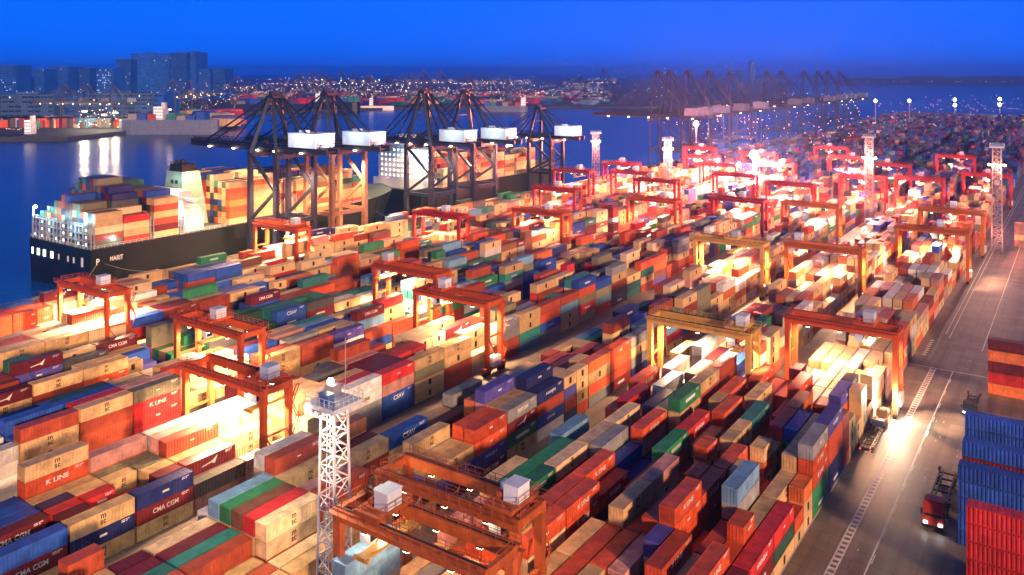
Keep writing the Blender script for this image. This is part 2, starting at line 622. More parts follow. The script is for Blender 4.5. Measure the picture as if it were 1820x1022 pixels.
setrow(6, 14, 'tikt ttrb tbbb mmbb trrb trmb')
setrow(6, 15, 'kitt/ktit tmtb/tt ttit tbbi mmtt mtt')
setrow(7, 9, 'oooo oooo oOoo tooo')
setrow(7, 10, 'oboo oboo oooo toob ooob')
setrow(7, 11, 'cocc ccoc ccto tcoo tooo')
setrow(7, 12, 'ttct tctc tttt cttt')
setrow(7, 14, 'trr/tt brr kpb trb tyb')
setrow(7, 15, 'trrb trbb tprb tttb tttt')
setrow(7, 16, 'tbbb tbrb trrb tttt ttt')
# the blue, teal and white cluster of the middle distance
rz = random.Random(77)
for bi, b0, b1 in ((2, 17, 21), (3, 17, 24), (4, 17, 23), (5, 20, 24), (4, 13, 16), (5, 11, 12), (5, 16, 19)):
    for bay in range(b0, b1):
        for r in range(6):
            if (bi, bay, r) not in SET:
                SET[(bi, bay, r)] = ''.join(rz.choice('bbllewytttnegimrrRoit') for _ in range(rz.choice((3, 3, 4, 4, 5))))
# pale sunlit-looking stacks under the lamps of the middle right
for bi, b0, b1 in ((0, 20, 32), (1, 18, 30), (2, 22, 32)):
    for bay in range(b0, b1):
        for r in range(6):
            if (bi, bay, r) not in SET:
                SET[(bi, bay, r)] = ''.join(rz.choice('ttccctOOopwptwr') for _ in range(rz.choice((2, 3, 3, 4, 4))))
for r in range(1, 6):
    SET[(0, 25, r)] = 'vvvw' if r % 2 else 'vvvp'
    SET[(0, 26, r)] = 'vvv'

cont = []          # dict per container


def put(bi, bay, row, half, seq):
    B = BLK[bi]
    x1 = B['x'] - RP * row
    y0 = B['ph'] + BP * bay + (3.6 if bi == 3 and bay >= 10 else 0) + (5.3 if half == 2 else 0)
    ln = CL if half == 0 else 4.95
    for t, c in enumerate(seq):
        cont.append(dict(b=bi, bay=bay, row=row, half=half, t=t, top=t == len(seq) - 1, c=c, x0=x1 - CW, x1=x1, y0=y0, y1=y0 + ln, z0=t * CH + .02, z1=t * CH + CH - .03))


for bi, B in enumerate(BLK):
    bays = range(int((B['y0'] - B['ph']) / BP), int((B['y1'] - B['ph']) / BP))
    rb = random.Random(100 + bi)
    lvl = 3.4
    for bay in bays:
        lvl += rb.uniform(-.8, .8)
        lvl = min(4.3, max(2.5, lvl))
        yy = B['ph'] + BP * bay
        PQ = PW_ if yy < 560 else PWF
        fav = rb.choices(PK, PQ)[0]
        two = rb.random() < .16
        for row in range(8 if bi == 2 and bay < 10 else 9 if bi == 0 and bay < 17 else NROW):
            key = (bi, bay, row)
            if key in SET:
                seqs = SET[key].split('/')
                if (row > 0 or len(seqs) > 1) and not (bi == 2 and bay in (6, 7, 12, 13, 14)) and not (bi in (3, 4) and bay < 9) and not (bi < 2 and rb.random() < .5):
                    q = rb.random()
                    if len(seqs) == 1 and q < .16 and yy < 260:
                        seqs = [seqs[0], seqs[0][:max(1, len(seqs[0]) - rb.choice((0, 1, 2)))]]
                        rb.shuffle(seqs)
                    seqs = [z[:max(1, len(z) - rb.choice((0, 0, 0, 1, 1, 2)))] if rb.random() < .5 else z for z in seqs]
                    if rb.random() < .12 and len(seqs[0]) < 5:
                        seqs[0] += rb.choice('tormbgk')
                for h, sq in enumerate(seqs):
                    put(bi, bay, row, 0 if len(seqs) == 1 else h + 1, [SHORT[q] for q in sq])
                continue
            if yy > 420 and rb.random() < .1:
                continue

            def seq():
                h = max(1, min(5, int(round(lvl + rb.choice((-1.6, -.5, -.2, 0, 0, .2, .5, 1.0))))))
                out = []
                for t in range(h):
                    if out and rb.random() < .3:
                        out.append(out[-1])
                    elif rb.random() < .25:
                        out.append(fav)
                    else:
                        out.append(rb.choices(PK, PQ)[0])
                return out
            if two or rb.random() < .08:
                put(bi, bay, row, 1, seq())
                put(bi, bay, row, 2, seq())
            else:
                put(bi, bay, row, 0, seq())

# what the lens sees of each: march a height field towards the camera
GX0, GY0, GS = -262.0, 40.0, .5
GW, GH = int((-30 - GX0) / GS), int((1520 - GY0) / GS)
HF = np.zeros((GW, GH), np.float32)
for c in cont:
    i0, i1 = int((c['x0'] - GX0) / GS + .5), int((c['x1'] - GX0) / GS + .5)
    j0, j1 = int((c['y0'] - GY0) / GS + .5), int((c['y1'] - GY0) / GS + .5)
    HF[i0:i1, max(j0, 0):max(j1, 0)] = np.maximum(HF[i0:i1, max(j0, 0):max(j1, 0)], c['z1'])


def visible(P):
    """P (n,3) -> bool: inside the frame and not behind a stack"""
    x = P[:, 0] * RX + P[:, 1] * RY
    Z = P[:, 0] * FX + P[:, 1] * FY
    u = UC + FPX * x / np.maximum(Z, 1)
    v = HOR + FPX * (CAMH - P[:, 2]) / np.maximum(Z, 1)
    ok = (Z > 1) & (u > 0) & (u < PXW) & (v > 0) & (v < PXH)
    d = np.array([0, 0, CAMH]) - P
    dist = np.linalg.norm(d[:, :2], axis=1)
    climb = d[:, 2] / dist
    n = np.minimum(26.0 / np.maximum(climb, .02), dist * .95)     # ground metres until above every stack
    for k in range(1, 70):
        s = (.9 + n * (k / 69.0)) / dist
        q = P + d * s[:, None]
        i = ((q[:, 0] - GX0) / GS).astype(int)
        j = ((q[:, 1] - GY0) / GS).astype(int)
        inn = (i >= 0) & (i < GW) & (j >= 0) & (j < GH)
        h = np.where(inn, HF[np.clip(i, 0, GW - 1), np.clip(j, 0, GH - 1)], 0)
        ok &= ~(h > q[:, 2] + .25)
    return ok, u, v


def poly_area(us, vs):
    a = 0
    for k in range(len(us)):
        a += us[k] * vs[(k + 1) % len(us)] - us[(k + 1) % len(us)] * vs[k]
    return abs(a) / 2


pt, own = [], []
for ci, c in enumerate(cont):
    x0, x1, y0, y1, z0, z1 = c['x0'], c['x1'], c['y0'], c['y1'], c['z0'], c['z1']
    for fx in (.12, .5, .88):
        for fz in (.2, .8):
            pt.append((x1 + .03, y0 + (y1 - y0) * fx, z0 + (z1 - z0) * fz))
        if c['top']:
            for fy in (.25, .75):
                pt.append((x0 + (x1 - x0) * fy, y0 + (y1 - y0) * fx, z1 + .3))
    for fx in (.25, .75):
        for fz in (.25, .75):
            pt.append((x0 + (x1 - x0) * fx, y0 - .03, z0 + (z1 - z0) * fz))
pt = np.array(pt, np.float64)
ok, _, _ = visible(pt)


def scr(p):
    Z = p[0] * FX + p[1] * FY
    return UC + FPX * (p[0] * RX + p[1] * RY) / Z, HOR + FPX * (CAMH - p[2]) / Z


k = 0
for c in cont:
    n_side = n_top = n_end = 0
    for fx in range(3):
        n_side += int(ok[k]) + int(ok[k + 1])
        k += 2
        if c['top']:
            n_top += int(ok[k]) + int(ok[k + 1])
            k += 2
    n_end = int(ok[k:k + 4].sum())
    k += 4
    x0, x1, y0, y1, z0, z1 = c['x0'], c['x1'], c['y0'], c['y1'], c['z0'], c['z1']
    c['vs'], c['vt'], c['ve'] = n_side / 6, n_top / 6, n_end / 4
    A = 0
    for fr, q in ((c['vs'], ((x1, y0, z0), (x1, y1, z0), (x1, y1, z1), (x1, y0, z1))), (c['vt'], ((x0, y0, z1), (x1, y0, z1), (x1, y1, z1), (x0, y1, z1))),
                  (c['ve'], ((x0, y0, z0), (x1, y0, z0), (x1, y0, z1), (x0, y0, z1)))):
        if fr > 0:
            s = [scr(p) for p in q]
            A += fr * poly_area([p[0] for p in s], [p[1] for p in s])
    c['A'] = A

# the deck loads of the berthed ships join the same kind (never among the largest)
deckload = []      # x0,x1,y0,y1,z0,z1,colour


def container_mesh(L):
    b = MB()
    hw, H = CW / 2, CH - .05
    b.box(-hw, 0, 0, hw, L, .16)                                    # base rails
    for x in (-hw, hw - .14):
        for y in (0, L - .16):
            b.box(x, y, .16, x + .14, y + .16, H)                   # corner posts
    for x in (-hw, hw - .1):
        b.box(x, .16, H - .12, x + .1, L - .16, H)                  # top rails
    for y in (0, L - .12):
        b.box(-hw + .14, y, H - .14, hw - .14, y + .12, H)
    n = int((L - .4) / .56)
    st = (L - .32) / n
    for sgn in (-1, 1):                                             # corrugated sides
        xo, xi = sgn * (hw - .012), sgn * (hw - .085)
        prof = []
        for k in range(n):
            y = .16 + k * st
            prof += [(xi, y), (xi, y + st * .3), (xo, y + st * .42), (xo, y + st * .86)]
        prof.append((xi, L - .16))
        for (xa, ya), (xb, yb) in zip(prof, prof[1:]):
            q = [(xa, ya, .16), (xb, yb, .16), (xb, yb, H - .12), (xa, ya, H - .12)]
            b.quad(*(q if sgn > 0 else q[::-1]))
    n = int(L / .9)
    for k in range(n):                                              # roof with shallow ribs
        y = .12 + k * (L - .24) / n
        y2 = .12 + (k + 1) * (L - .24) / n
        b.quad((-hw + .1, y, H - .045), (hw - .1, y, H - .045), (hw - .1, y + .3, H - .02), (-hw + .1, y + .3, H - .02))
        b.quad((-hw + .1, y + .3, H - .02), (hw - .1, y + .3, H - .02), (hw - .1, y2, H - .045), (-hw + .1, y2, H - .045))
    for y in (.09, L - .09):                                        # end panels
        b.quad((-hw + .14, y, .16), (hw - .14, y, .16), (hw - .14, y, H - .14), (-hw + .14, y, H - .14))
    for x in (-hw - .01, hw - .17):                                 # corner castings
        for y in (-.01, L - .17):
            for z in (-.01, H - .11):
                b.box(x, y, z, x + .18, y + .18, z + .125)
    return b.mesh('shipping_container', [cmat['tan']])


def door_mesh():
    b = MB()
    w, H = CW / 2 - .15, CH - .36
    b.box(-w, .03, 0, -.015, .085, H)
    b.box(.015, .03, 0, w, .085, H)
    for x in (-w + .3, -.28, .28, w - .3):
        b.tube((x, -.005, -.05), (x, -.005, H + .05), .035, 6)
        b.box(x - .12, -.03, .85, x + .16, .03, .93)
    for z in (.3, .9, 1.5, H - .3):
        b.box(-w - .05, .0, z, -w + .16, .04, z + .1)
        b.box(w - .16, .0, z, w + .05, .04, z + .1)
    for z in (.5, 1.05, 1.6):
        b.box(-w + .02, .015, z, -.05, .03, z + .05)
        b.box(.05, .015, z, w - .02, .03, z + .05)
    return b.mesh('door', [cmat['tan']])


TXT = {}


def text_mesh(s, h, mat, w=None, th=.02, font_shear=0.0):
    """flat lettering in the YZ plane facing +X, centred, h tall"""
    key = (s, h, mat.name, w)
    if key in TXT:
        return TXT[key]
    cu = bpy.data.curves.new('t', 'FONT')
    cu.body, cu.align_x, cu.align_y, cu.size, cu.extrude, cu.offset, cu.shear = s, 'CENTER', 'CENTER', 1, .01, .018, font_shear
    cu.space_line = .72
    o = bpy.data.objects.new('t', cu)
    COL.objects.link(o)
    bpy.context.view_layer.update()
    me = bpy.data.meshes.new_from_object(o.evaluated_get(bpy.context.evaluated_depsgraph_get()))
    bpy.data.objects.remove(o)
    bpy.data.curves.remove(cu)
    co = np.zeros(len(me.vertices) * 3)
    me.vertices.foreach_get('co', co)
    co = co.reshape(-1, 3)
    lo, hi = co.min(0), co.max(0)
    sc = h / (hi[1] - lo[1])
    scx = sc if w is None else w / (hi[0] - lo[0])
    out = np.stack([(co[:, 2]) / .02 * th, (co[:, 0] - (lo[0] + hi[0]) / 2) * scx, (co[:, 1] - (lo[1] + hi[1]) / 2) * sc], 1)
    me.vertices.foreach_set('co', out.ravel())
    me.materials.clear()
    me.materials.append(mat)
    for p in me.polygons:
        p.material_index = 0
    me.name = 'logo'
    me.update()
    TXT[key] = me
    return me


def bar_logo(w, h, mat):
    key = ('bar', w, h, mat.name)
    if key not in TXT:
        b = MB()
        b.prism([(-.01, -w / 2), (.01, -w / 2), (.01, w / 2), (-.01, w / 2)], -h / 2, h / 2)
        TXT[key] = b.mesh('logo', [mat])
    return TXT[key]


def swoosh_logo(mat):
    if 'sw' not in TXT:
        b = MB()
        top = [(-1.9, -.25), (-.9, -.1), (.2, .05), (.9, .5), (1.3, .75)]
        bot = [(-1.9, -.38), (-.9, -.3), (.1, -.2), (.7, -.55), (1.0, .1)]
        n = len(top)
        for (a, c), (d, e) in zip(zip(top, bot), zip(top[1:], bot[1:])):
            b.quad((.012, a[0], a[1]), (.012, c[0], c[1]), (.012, e[0], e[1]), (.012, d[0], d[1]))
            b.quad((-.012, a[0], a[1]), (-.012, d[0], d[1]), (-.012, e[0], e[1]), (-.012, c[0], c[1]))
        TXT['sw'] = b.mesh('logo', [mat])
    return TXT['sw']


def logo_for(c, rr):
    col = c['c']
    if c['half']:
        if col in ('tan', 'cream'):
            return text_mesh('m\nsc', 1.35, M['ink'], .8)
        return bar_logo(1.6, .3, M['wink']) if rr.random() < .5 else None
    if col in ('tan', 'cream'):
        return text_mesh('m\nsc', 1.5, M['ink'], .95)
    if col in ('bright red', 'orange red'):
        return text_mesh('K LINE', .75, M['wink'], 3.6) if rr.random() < .45 else (text_mesh('HYUNDAI', .7, M['wink'], 4.4) if rr.random() < .25 else bar_logo(.9, .3, M['wink']))
    if col == 'maroon':
        return text_mesh('CMA CGM', .8, M['wink'], 4.6) if rr.random() < .55 else swoosh_logo(M['wink'])
    if col in ('green', 'teal'):
        return bar_logo(4.6, .62, M['wink'])
    if col in ('navy', 'violet blue'):
        return text_mesh('HANJIN', .75, M['wink'], 3.6) if rr.random() < .4 else bar_logo(1.2, .35, M['wink'])
    if col == 'blue':
        return text_mesh('CSAV', .95, M['wink'], 3.4) if rr.random() < .5 else None
    if col in ('grey', 'dark grey'):
        return text_mesh('TRITON', .7, M['wink'], 3.8) if (c['b'], c['bay'], c['row']) == (2, 12, 0) else (bar_logo(1.0, .3, M['wink']) if rr.random() < .5 else None)
    if col == 'white':
        return text_mesh('K LINE', .7, M['ink'], 3.2) if rr.random() < .5 else None
    return bar_logo(.8, .22, M['wink']) if rr.random() < .35 else None


def code_marks():
    if 'code' not in TXT:
        b = MB()
        r = random.Random(3)
        y = 0
        for z0, n in ((0, 9), (-.24, 6)):
            y = 0
            for k in range(n):
                w = r.uniform(.07, .13)
                b.box(-.008, y, z0, .008, y + w, z0 + .15)
                y += w + .05 + (.1 if k in (3, 8) else 0)
        TXT['code'] = b.mesh('code_lettering', [M['wink']])
    return TXT['code']


ORD = ['first', 'second', 'third', 'fourth', 'fifth', 'sixth', 'seventh', 'eighth', 'ninth', 'tenth', 'eleventh', 'twelfth', 'thirteenth', 'fourteenth', 'fifteenth', 'sixteenth',
       'seventeenth', 'eighteenth', 'nineteenth', 'twentieth', 'twenty-first', 'twenty-second', 'twenty-third', 'twenty-fourth', 'twenty-fifth', 'twenty-sixth', 'twenty-seventh', 'twenty-eighth']
ME40, ME20, MED = container_mesh(CL), container_mesh(4.95), door_mesh()
NIND = 270
rank = sorted(range(len(cont)), key=lambda i: -cont[i]['A'])[:NIND]
chosen = set(rank)
first_bay = {}
for i in rank:
    c = cont[i]
    first_bay[c['b']] = min(first_bay.get(c['b'], 999), c['bay'])
rl = random.Random(5)
for i in rank:
    c = cont[i]
    o = link('shipping_container', ME20 if c['half'] else ME40, None, ((c['x0'] + c['x1']) / 2, c['y0'], c['z0'] + .01))
    sl = o.material_slots[0]
    sl.link = 'OBJECT'
    sl.material = cmat[c['c']]
    n = c['bay'] - first_bay[c['b']]
    half = {0: '', 1: 'short ', 2: 'rear short '}[c['half']]
    row = 'lane-side row' if c['row'] == 0 else ORD[c['row']] + ' row'
    o['label'] = '%s%s container, tier %s, %s, %s, %s bay up' % (half, c['c'], ['one', 'two', 'three', 'four', 'five', 'six'][c['t']], row, BLK[c['b']]['n'], ORD[n])
    o['category'] = 'container'
    o['group'] = 'shipping containers stacked in the yard'
    if c['ve'] >= .25:
        d = link('door', MED, o, (0, -.02, .18))
        d.material_slots[0].link = 'OBJECT'
        d.material_slots[0].material = cmat[c['c']]
    if c['vs'] > .3:
        me = logo_for(c, rl)
        if me:
            ln = c['y1'] - c['y0']
            if c['A'] > 900 and c['c'] not in ('tan', 'cream', 'white', 'pink'):
                link('code_lettering', code_marks(), o, (CW / 2 + .004, ln - 2.2 if not c['half'] else ln - 1.75, CH - .42))
            link('logo', me, o, (CW / 2 + .006, ln * (.5 if c['half'] == 0 else .55), CH * .52))


def mass_build():
    b = MB()
    ink = len(CN)
    for i, c in enumerate(cont):
        if i in chosen:
            continue
        if c['A'] <= 0 and c['y0'] > 420:
            continue
        b.box(c['x0'], c['y0'], c['z0'], c['x1'], c['y1'], c['z1'], CN.index(c['c']))
        if c['c'] in ('tan', 'cream') and c['vs'] > .3 and c['y0'] < 380:
            ym = (c['y0'] + c['y1']) / 2
            b.quad((c['x1'] + .02, ym - .45, c['z0'] + .6), (c['x1'] + .02, ym + .45, c['z0'] + .6), (c['x1'] + .02, ym + .45, c['z0'] + 1.9), (c['x1'] + .02, ym - .45, c['z0'] + 1.9), ink)
        elif c['c'] in ('bright red', 'blue', 'green', 'teal', 'navy', 'maroon') and c['vs'] > .3 and c['y0'] < 380 and (i % 3) == 0:
            ym = (c['y0'] + c['y1']) / 2
            b.quad((c['x1'] + .02, ym - 1.6, c['z0'] + 1.0), (c['x1'] + .02, ym + 1.6, c['z0'] + 1.0), (c['x1'] + .02, ym + 1.6, c['z0'] + 1.5), (c['x1'] + .02, ym - 1.6, c['z0'] + 1.5), ink + 1)
    for x0, x1, y0, y1, z0, z1, col in deckload:
        b.box(x0, y0, z0, x1, y1, z1, CN.index(col))
    o = b.build('container_stacks', [mmat[k] for k in CN] + [M['ink'], M['wink']], kind='stuff', label='remaining stacked containers filling the far yard and ship decks')
    o['category'] = 'containers'
# ------------------------------------------------------------------ yard gantry cranes
def make_rtg(paint_m, label):
    root = empty('yard_gantry_crane', (0, 0, 0), label, 'gantry crane', 'rubber tyred gantry cranes over the stacks')
    hs, dy, zt = 11.6, 5.7, 18.5
    for sx in (-1, 1):
        for y in (0, dy):
            b = MB()
            b.bar((sx * hs, y, 1.9), (sx * hs, y, zt - 1.6), 1.05, .8, w2=1.25, h2=.95)
            b.box(sx * hs - .62, y - .5, zt - 2.6, sx * hs + .62, y + .5, zt - 1.55)
            lg = b.build('leg', paint_m, root)
        b = MB()
        b.box(sx * hs - .5, -1.6, 1.25, sx * hs + .5, dy + 1.6, 2.1)
        b.build('sill_beam', paint_m, root)
        b = MB()
        b.bar((sx * hs, .4, 9.5), (sx * hs, dy - .4, 9.5), .35)
        b.bar((sx * hs, .4, 9.4), (sx * hs, dy - .4, 2.2), .25)
        b.build('side_brace', paint_m, root)
        for y in (-1.0, .5, dy - .5, dy + 1.0):
            b = MB()
            b.tube((sx * hs - .3, y, .75), (sx * hs + .3, y, .75), .75, 14)
            b.tube((sx * hs - .34, y, .75), (sx * hs + .34, y, .75), .3, 8)
            b.build('wheel', M['rubber'], root)
    for y in (0, dy):
        b = MB()
        b.box(-hs - .7, y - .45, zt - 1.55, hs + .7, y + .45, zt)
        for k in range(9):
            x = -hs + k * hs / 4
            b.box(x - .06, y - .5, zt - 1.5, x + .06, y + .5, zt - .05)
        g = b.build('girder', paint_m, root)
        b = MB()
        b.box(-hs - .6, y - .08, zt, hs + .6, y + .08, zt + .14)
        b.build('rail', M['dark'], g)
        s = -1 if y == 0 else 1
        b = MB()
        b.box(-hs - .7, y + s * .45 - .4 + s * .4, zt - .35, hs + .7, y + s * .45 + .4 + s * .4, zt - .28)
        b.rail((-hs - .7, y + s * 1.22, zt - .3), (hs + .7, y + s * 1.22, zt - .3), 1.1, 1.7, .07)
        b.build('walkway', paint_m, g)
        for x in (-7, 0, 7):
            b = MB()
            b.box(x - .45, y - .25, zt - 1.9, x + .45, y + .25, zt - 1.62)
            b.box(x - .38, y - .2, zt - 1.98, x + .38, y + .2, zt - 1.9, 1)
            b.build('floodlight', [M['dark'], G['warm']], g)
    for sx in (-1, 1):
        b = MB()
        b.box(sx * (hs + .3) - .35, .45, zt - 1.3, sx * (hs + .3) + .35, dy - .45, zt - .2)
        b.build('end_beam', paint_m, root)
    # trolley
    t = link('trolley', None, root, (5.2, 0, 0))
    b = MB()
    b.box(-2.2, -.3, zt + .2, 2.2, .3, zt + .75)
    b.box(-2.2, dy - .3, zt + .2, 2.2, dy + .3, zt + .75)
    b.box(-2.2, .3, zt + .3, -1.7, dy - .3, zt + .8)
    b.box(1.7, .3, zt + .3, 2.2, dy - .3, zt + .8)
    b.box(-1.7, 1.2, zt + .55, 1.7, dy - .3, zt + .68)
    b.tube((-1.2, 1.6, zt + 1.2), (-1.2, dy - 1.6, zt + 1.2), .42, 10)
    b.rail((-2.2, -.3, zt + .75), (2.2, -.3, zt + .75), 1.1, 1.4)
    b.rail((-2.2, dy + .3, zt + .75), (2.2, dy + .3, zt + .75), 1.1, 1.4)
    b.rail((2.2, -.3, zt + .75), (2.2, dy + .3, zt + .75), 1.1, 1.4)
    b.build('trolley_frame', paint_m, t)
    b = MB()
    b.box(-.4, 1.6, zt + .7, 1.9, 4.3, zt + 2.9)
    b.box(-.5, 1.5, zt + 2.9, 2.0, 4.4, zt + 3.02)
    b.box(1.9, 2.2, zt + .9, 1.93, 3.0, zt + 2.6)
    b.build('machinery_house', M['pale'], t)
    b = MB()
    b.box(-2.0, .6, zt - 3.6, -.2, 2.2, zt - 1.4)
    b.build('operator_cab', M['pale'], t)
    b = MB()
    b.box(-2.03, .7, zt - 3.3, -.17, 2.1, zt - 2.1)
    b.build('cab_window', M['glass'], t)
    b = MB()
    for x in (.3, 1.5):
        for y in (1.4, dy - 1.4):
            b.tube((x, y, zt + .5), (x, y, zt - 3.4), .045, 5)
            b.build('hoist_rope', M['dark'], t)
            b = MB()
    b = MB()
    b.box(.2, -2.2, zt - 3.9, 1.6, dy + 2.2, zt - 3.45)
    b.box(-.35, -2.2, zt - 4.05, 2.15, -1.8, zt - 3.6)
    b.box(-.35, dy + 1.8, zt - 4.05, 2.15, dy + 2.2, zt - 3.6)
    b.build('spreader', M['ylw'], t)
    b = MB()
    b.box(-2.0, 3.2, zt + .7, -.7, 4.6, zt + 2.1)
    b.box(-1.9, 4.9, zt + .7, -1.0, 5.4, zt + 1.7)
    b.build('electric_cabinet', M['white'], t)
    b = MB()
    for k in range(9):
        x = -hs + 1 + k * 1.1
        b.tube((x, dy + 1.0, zt - .5), (x + .55, dy + 1.0, zt - 1.5), .05, 5)
        b.tube((x + .55, dy + 1.0, zt - 1.5), (x + 1.1, dy + 1.0, zt - .5), .05, 5)
    b.build('festoon_cable', M['rubber'], root)
    b = MB()
    b.tube((-hs - .9, dy * .5, 3.6), (-hs - .55, dy * .5, 3.6), 1.5, 18)
    b.build('cable_reel', M['dark'], root)
    b = MB()
    for y in (0, dy):
        s = 1 if y == 0 else -1
        b.rail((-hs, y + s * .42, zt), (hs, y + s * .42, zt), 1.0, 1.9, .06)
    for x in (-hs - .55, hs + .55):
        b.rail((x, .5, zt - .2), (x, dy - .5, zt - .2), 1.1, 1.2, .06)
    b.build('handrail', paint_m, root)
    # generator house, stairs
    b = MB()
    b.box(hs - .8, 1.2, 2.1, hs + 1.0, dy - 1.2, 4.4)
    b.box(hs + 1.0, 1.5, 2.4, hs + 1.04, 2.6, 4.1)
    b.build('generator_house', M['white'], root)
    b = MB()
    for k in range(5):
        z0, z1 = 2.3 + k * 2.9, 2.3 + (k + 1) * 2.9
        ya, yb = (dy + .7, dy + 2.2) if k % 2 == 0 else (dy + 2.2, dy + .7)
        for x in (hs - .35, hs + .35):
            b.bar((x, ya, z0), (x, yb, z1), .1, .22)
            b.bar((x, ya, z0 + 1), (x, yb, z1 + 1), .06)
        b.box(hs - .5, yb - .35, z1 - .06, hs + .5, yb + .35, z1)
    b.build('stair', paint_m, root)
    return root


RTG = [  # X of the right hand legs, Y of the nearer girder, paint, trolley x, label, lamp power, lamp colour
    (-33.7, 196.9, 'rtg', 5.0, 'red-orange gantry crane beside the road above the truck', 1.5, 'o'),
    (-60.0, 178.3, 'ylw', 8.6, 'yellow gantry crane over pale containers, the only yellow one nearby', 1.3, 'y'),
    (-59.4, 87.4, 'rst', 9.0, 'orange gantry crane, farther of the nearest pair at the lower edge', .12, 'o'),
    (-56.6, 76.6, 'rst', -6.5, 'orange gantry crane, nearest of all, partly cut by the lower edge', .06, 'o'),
    (-121.3, 98.0, 'rtg', 9.0, 'red-orange gantry crane over the brightest cream stacks behind the lattice mast', 2.0, 'y'),
    (-151.0, 115.9, 'rtg', -1.0, 'red-orange gantry crane with white house, behind the crane of brightest stacks', 1.5, 'y'),
    (-121.5, 166.3, 'rtg', -5.0, 'red-orange gantry crane in mid yard, nearer of two staggered cranes', 1.6, 'y'),
    (-150.2, 181.0, 'rtg', -10.0, 'red-orange gantry crane in mid yard, farther of two staggered cranes', 1.7, 'y'),
    (-207.0, 117.6, 'rtg', 4.0, 'red-orange gantry crane at left edge before the ship stern', 3.0, 'y'),
    (-236.0, 205.5, 'rtg', 7.0, 'rust red gantry crane at the foot of the first ship crane', 2.2, 'y'),
    (-203.5, 259.5, 'red', 2.0, 'dark red gantry crane beneath the dark hull near the bow emblem', 1.0, 'o'),
    (-173.0, 287.5, 'rtg', 3.0, 'red-orange gantry crane over pale stacks, middle of the yard', 1.4, 'o'),
    (-203.0, 349.3, 'red', 0.0, 'red gantry crane near the slim lone quay crane', 1.4, 'o'),
    (-149.0, 345.0, 'rtg', 4.0, 'red-orange gantry crane left of centre lamp mast', 1.6, 'o'),
    (-117.0, 366.5, 'red', 1.0, 'red gantry crane far up the fourth block', 1.6, 'o'),
    (-86.2, 370.5, 'org', -2.0, 'orange gantry crane lit from within beside the tall pink mast', 2.0, 'o'),
    (-87.6, 274.0, 'ylw', 1.0, 'yellow lit gantry crane in the pale middle stacks', 2.0, 'o'),
    (-58.6, 281.5, 'org', -9.0, 'orange gantry crane with dark house at its left leg', 2.0, 'o'),
    (-33.8, 335.5, 'org', 2.0, 'orange gantry crane astride dark purple racks near the road', 2.2, 'o'),
    (-33.6, 386.5, 'org', 0.0, 'orange gantry crane next to road below the right hand mast', 2.0, 'r'),
    (-61.5, 495.0, 'red', 0.0, 'deep red gantry crane behind the tall pink mast', 1.8, 'r'),
    (-33.0, 533.0, 'red', 0.0, 'deep red gantry crane behind the right hand mast', 1.6, 'r'),
    (-88.0, 483.0, 'red', 0.0, 'deep red gantry crane left of the tall pink mast', 1.8, 'r'),
    (-113.0, 433.0, 'red', 0.0, 'deep red gantry crane in the pink haze, fourth block', 1.8, 'r'),
    (-150.0, 455.0, 'red', 3.0, 'deep red gantry crane in the pink haze, fifth block', 1.8, 'r'),
    (-176.0, 500.0, 'red', -3.0, 'deep red gantry crane in the haze under the far booms', 1.8, 'r'),
    (-203.5, 540.0, 'red', -3.0, 'deep red gantry crane in haze, second block from quay', 1.8, 'r'),
    (-120.0, 590.0, 'red', 3.0, 'small far red gantry crane beyond the brightest floodlight', 1.8, 'r'),
    (-60.5, 640.0, 'red', 3.0, 'small far red gantry crane low in the blue haze', 1.0, 'r'),
    (-229.0, 470.0, 'red', 0.0, 'red gantry crane beside the quay mast in the pink haze', 1.8, 'r'),
    (-203.0, 432.0, 'red', 2.0, 'red gantry crane right of the quay mast, nearer of two', 1.6, 'r'),
    (-176.5, 408.0, 'red', -4.0, 'red gantry crane left of the middle distance mast', 1.6, 'r'),
    (-147.0, 520.0, 'red', 4.0, 'red gantry crane just below the brightest floodlight', 1.8, 'r'),
    (-176.5, 580.0, 'red', 1.0, 'small red gantry crane under the second far boom', 1.8, 'r'),
    (-229.0, 600.0, 'red', 1.0, 'small red gantry crane at the legs of the first far quay crane', 1.8, 'r'),
    (-88.0, 560.0, 'red', -2.0, 'small red gantry crane above the tall pink mast', 1.4, 'r'),
    (-147.0, 660.0, 'red', -2.0, 'small far red gantry crane behind the brightest floodlight', 1.6, 'r'),
    (-234.5, 420.0, 'red', 3.0, 'red gantry crane behind the slim lone quay crane', 1.6, 'r'),
]
LC = {'o': (1, .5, .27), 'y': (1, .6, .33), 'r': (1, .25, .19)}
proto = {}
for pm in ('rtg', 'ylw', 'org', 'red', 'rst'):
    if not proto:
        base = make_rtg(M['rtg'], 'x')
        T0 = tree_of(base)
        proto[pm] = (base, T0)
    else:
        c = copy_tree(proto['rtg'][0], proto['rtg'][1])

        def repaint(o, old, new, done={}):
            if o.data is not None and hasattr(o.data, 'materials') and len(o.data.materials) and o.data.materials[0] == old:
                k = (o.data.name, new.name)
                if k not in done:
                    me = o.data.copy()
                    me.materials[0] = new
                    done[k] = me
                o.data = done[k]
            for q in kids(o):
                repaint(q, old, new)
        repaint(c, M['rtg'], M[pm])
        proto[pm] = (c, tree_of(c))
used = set()
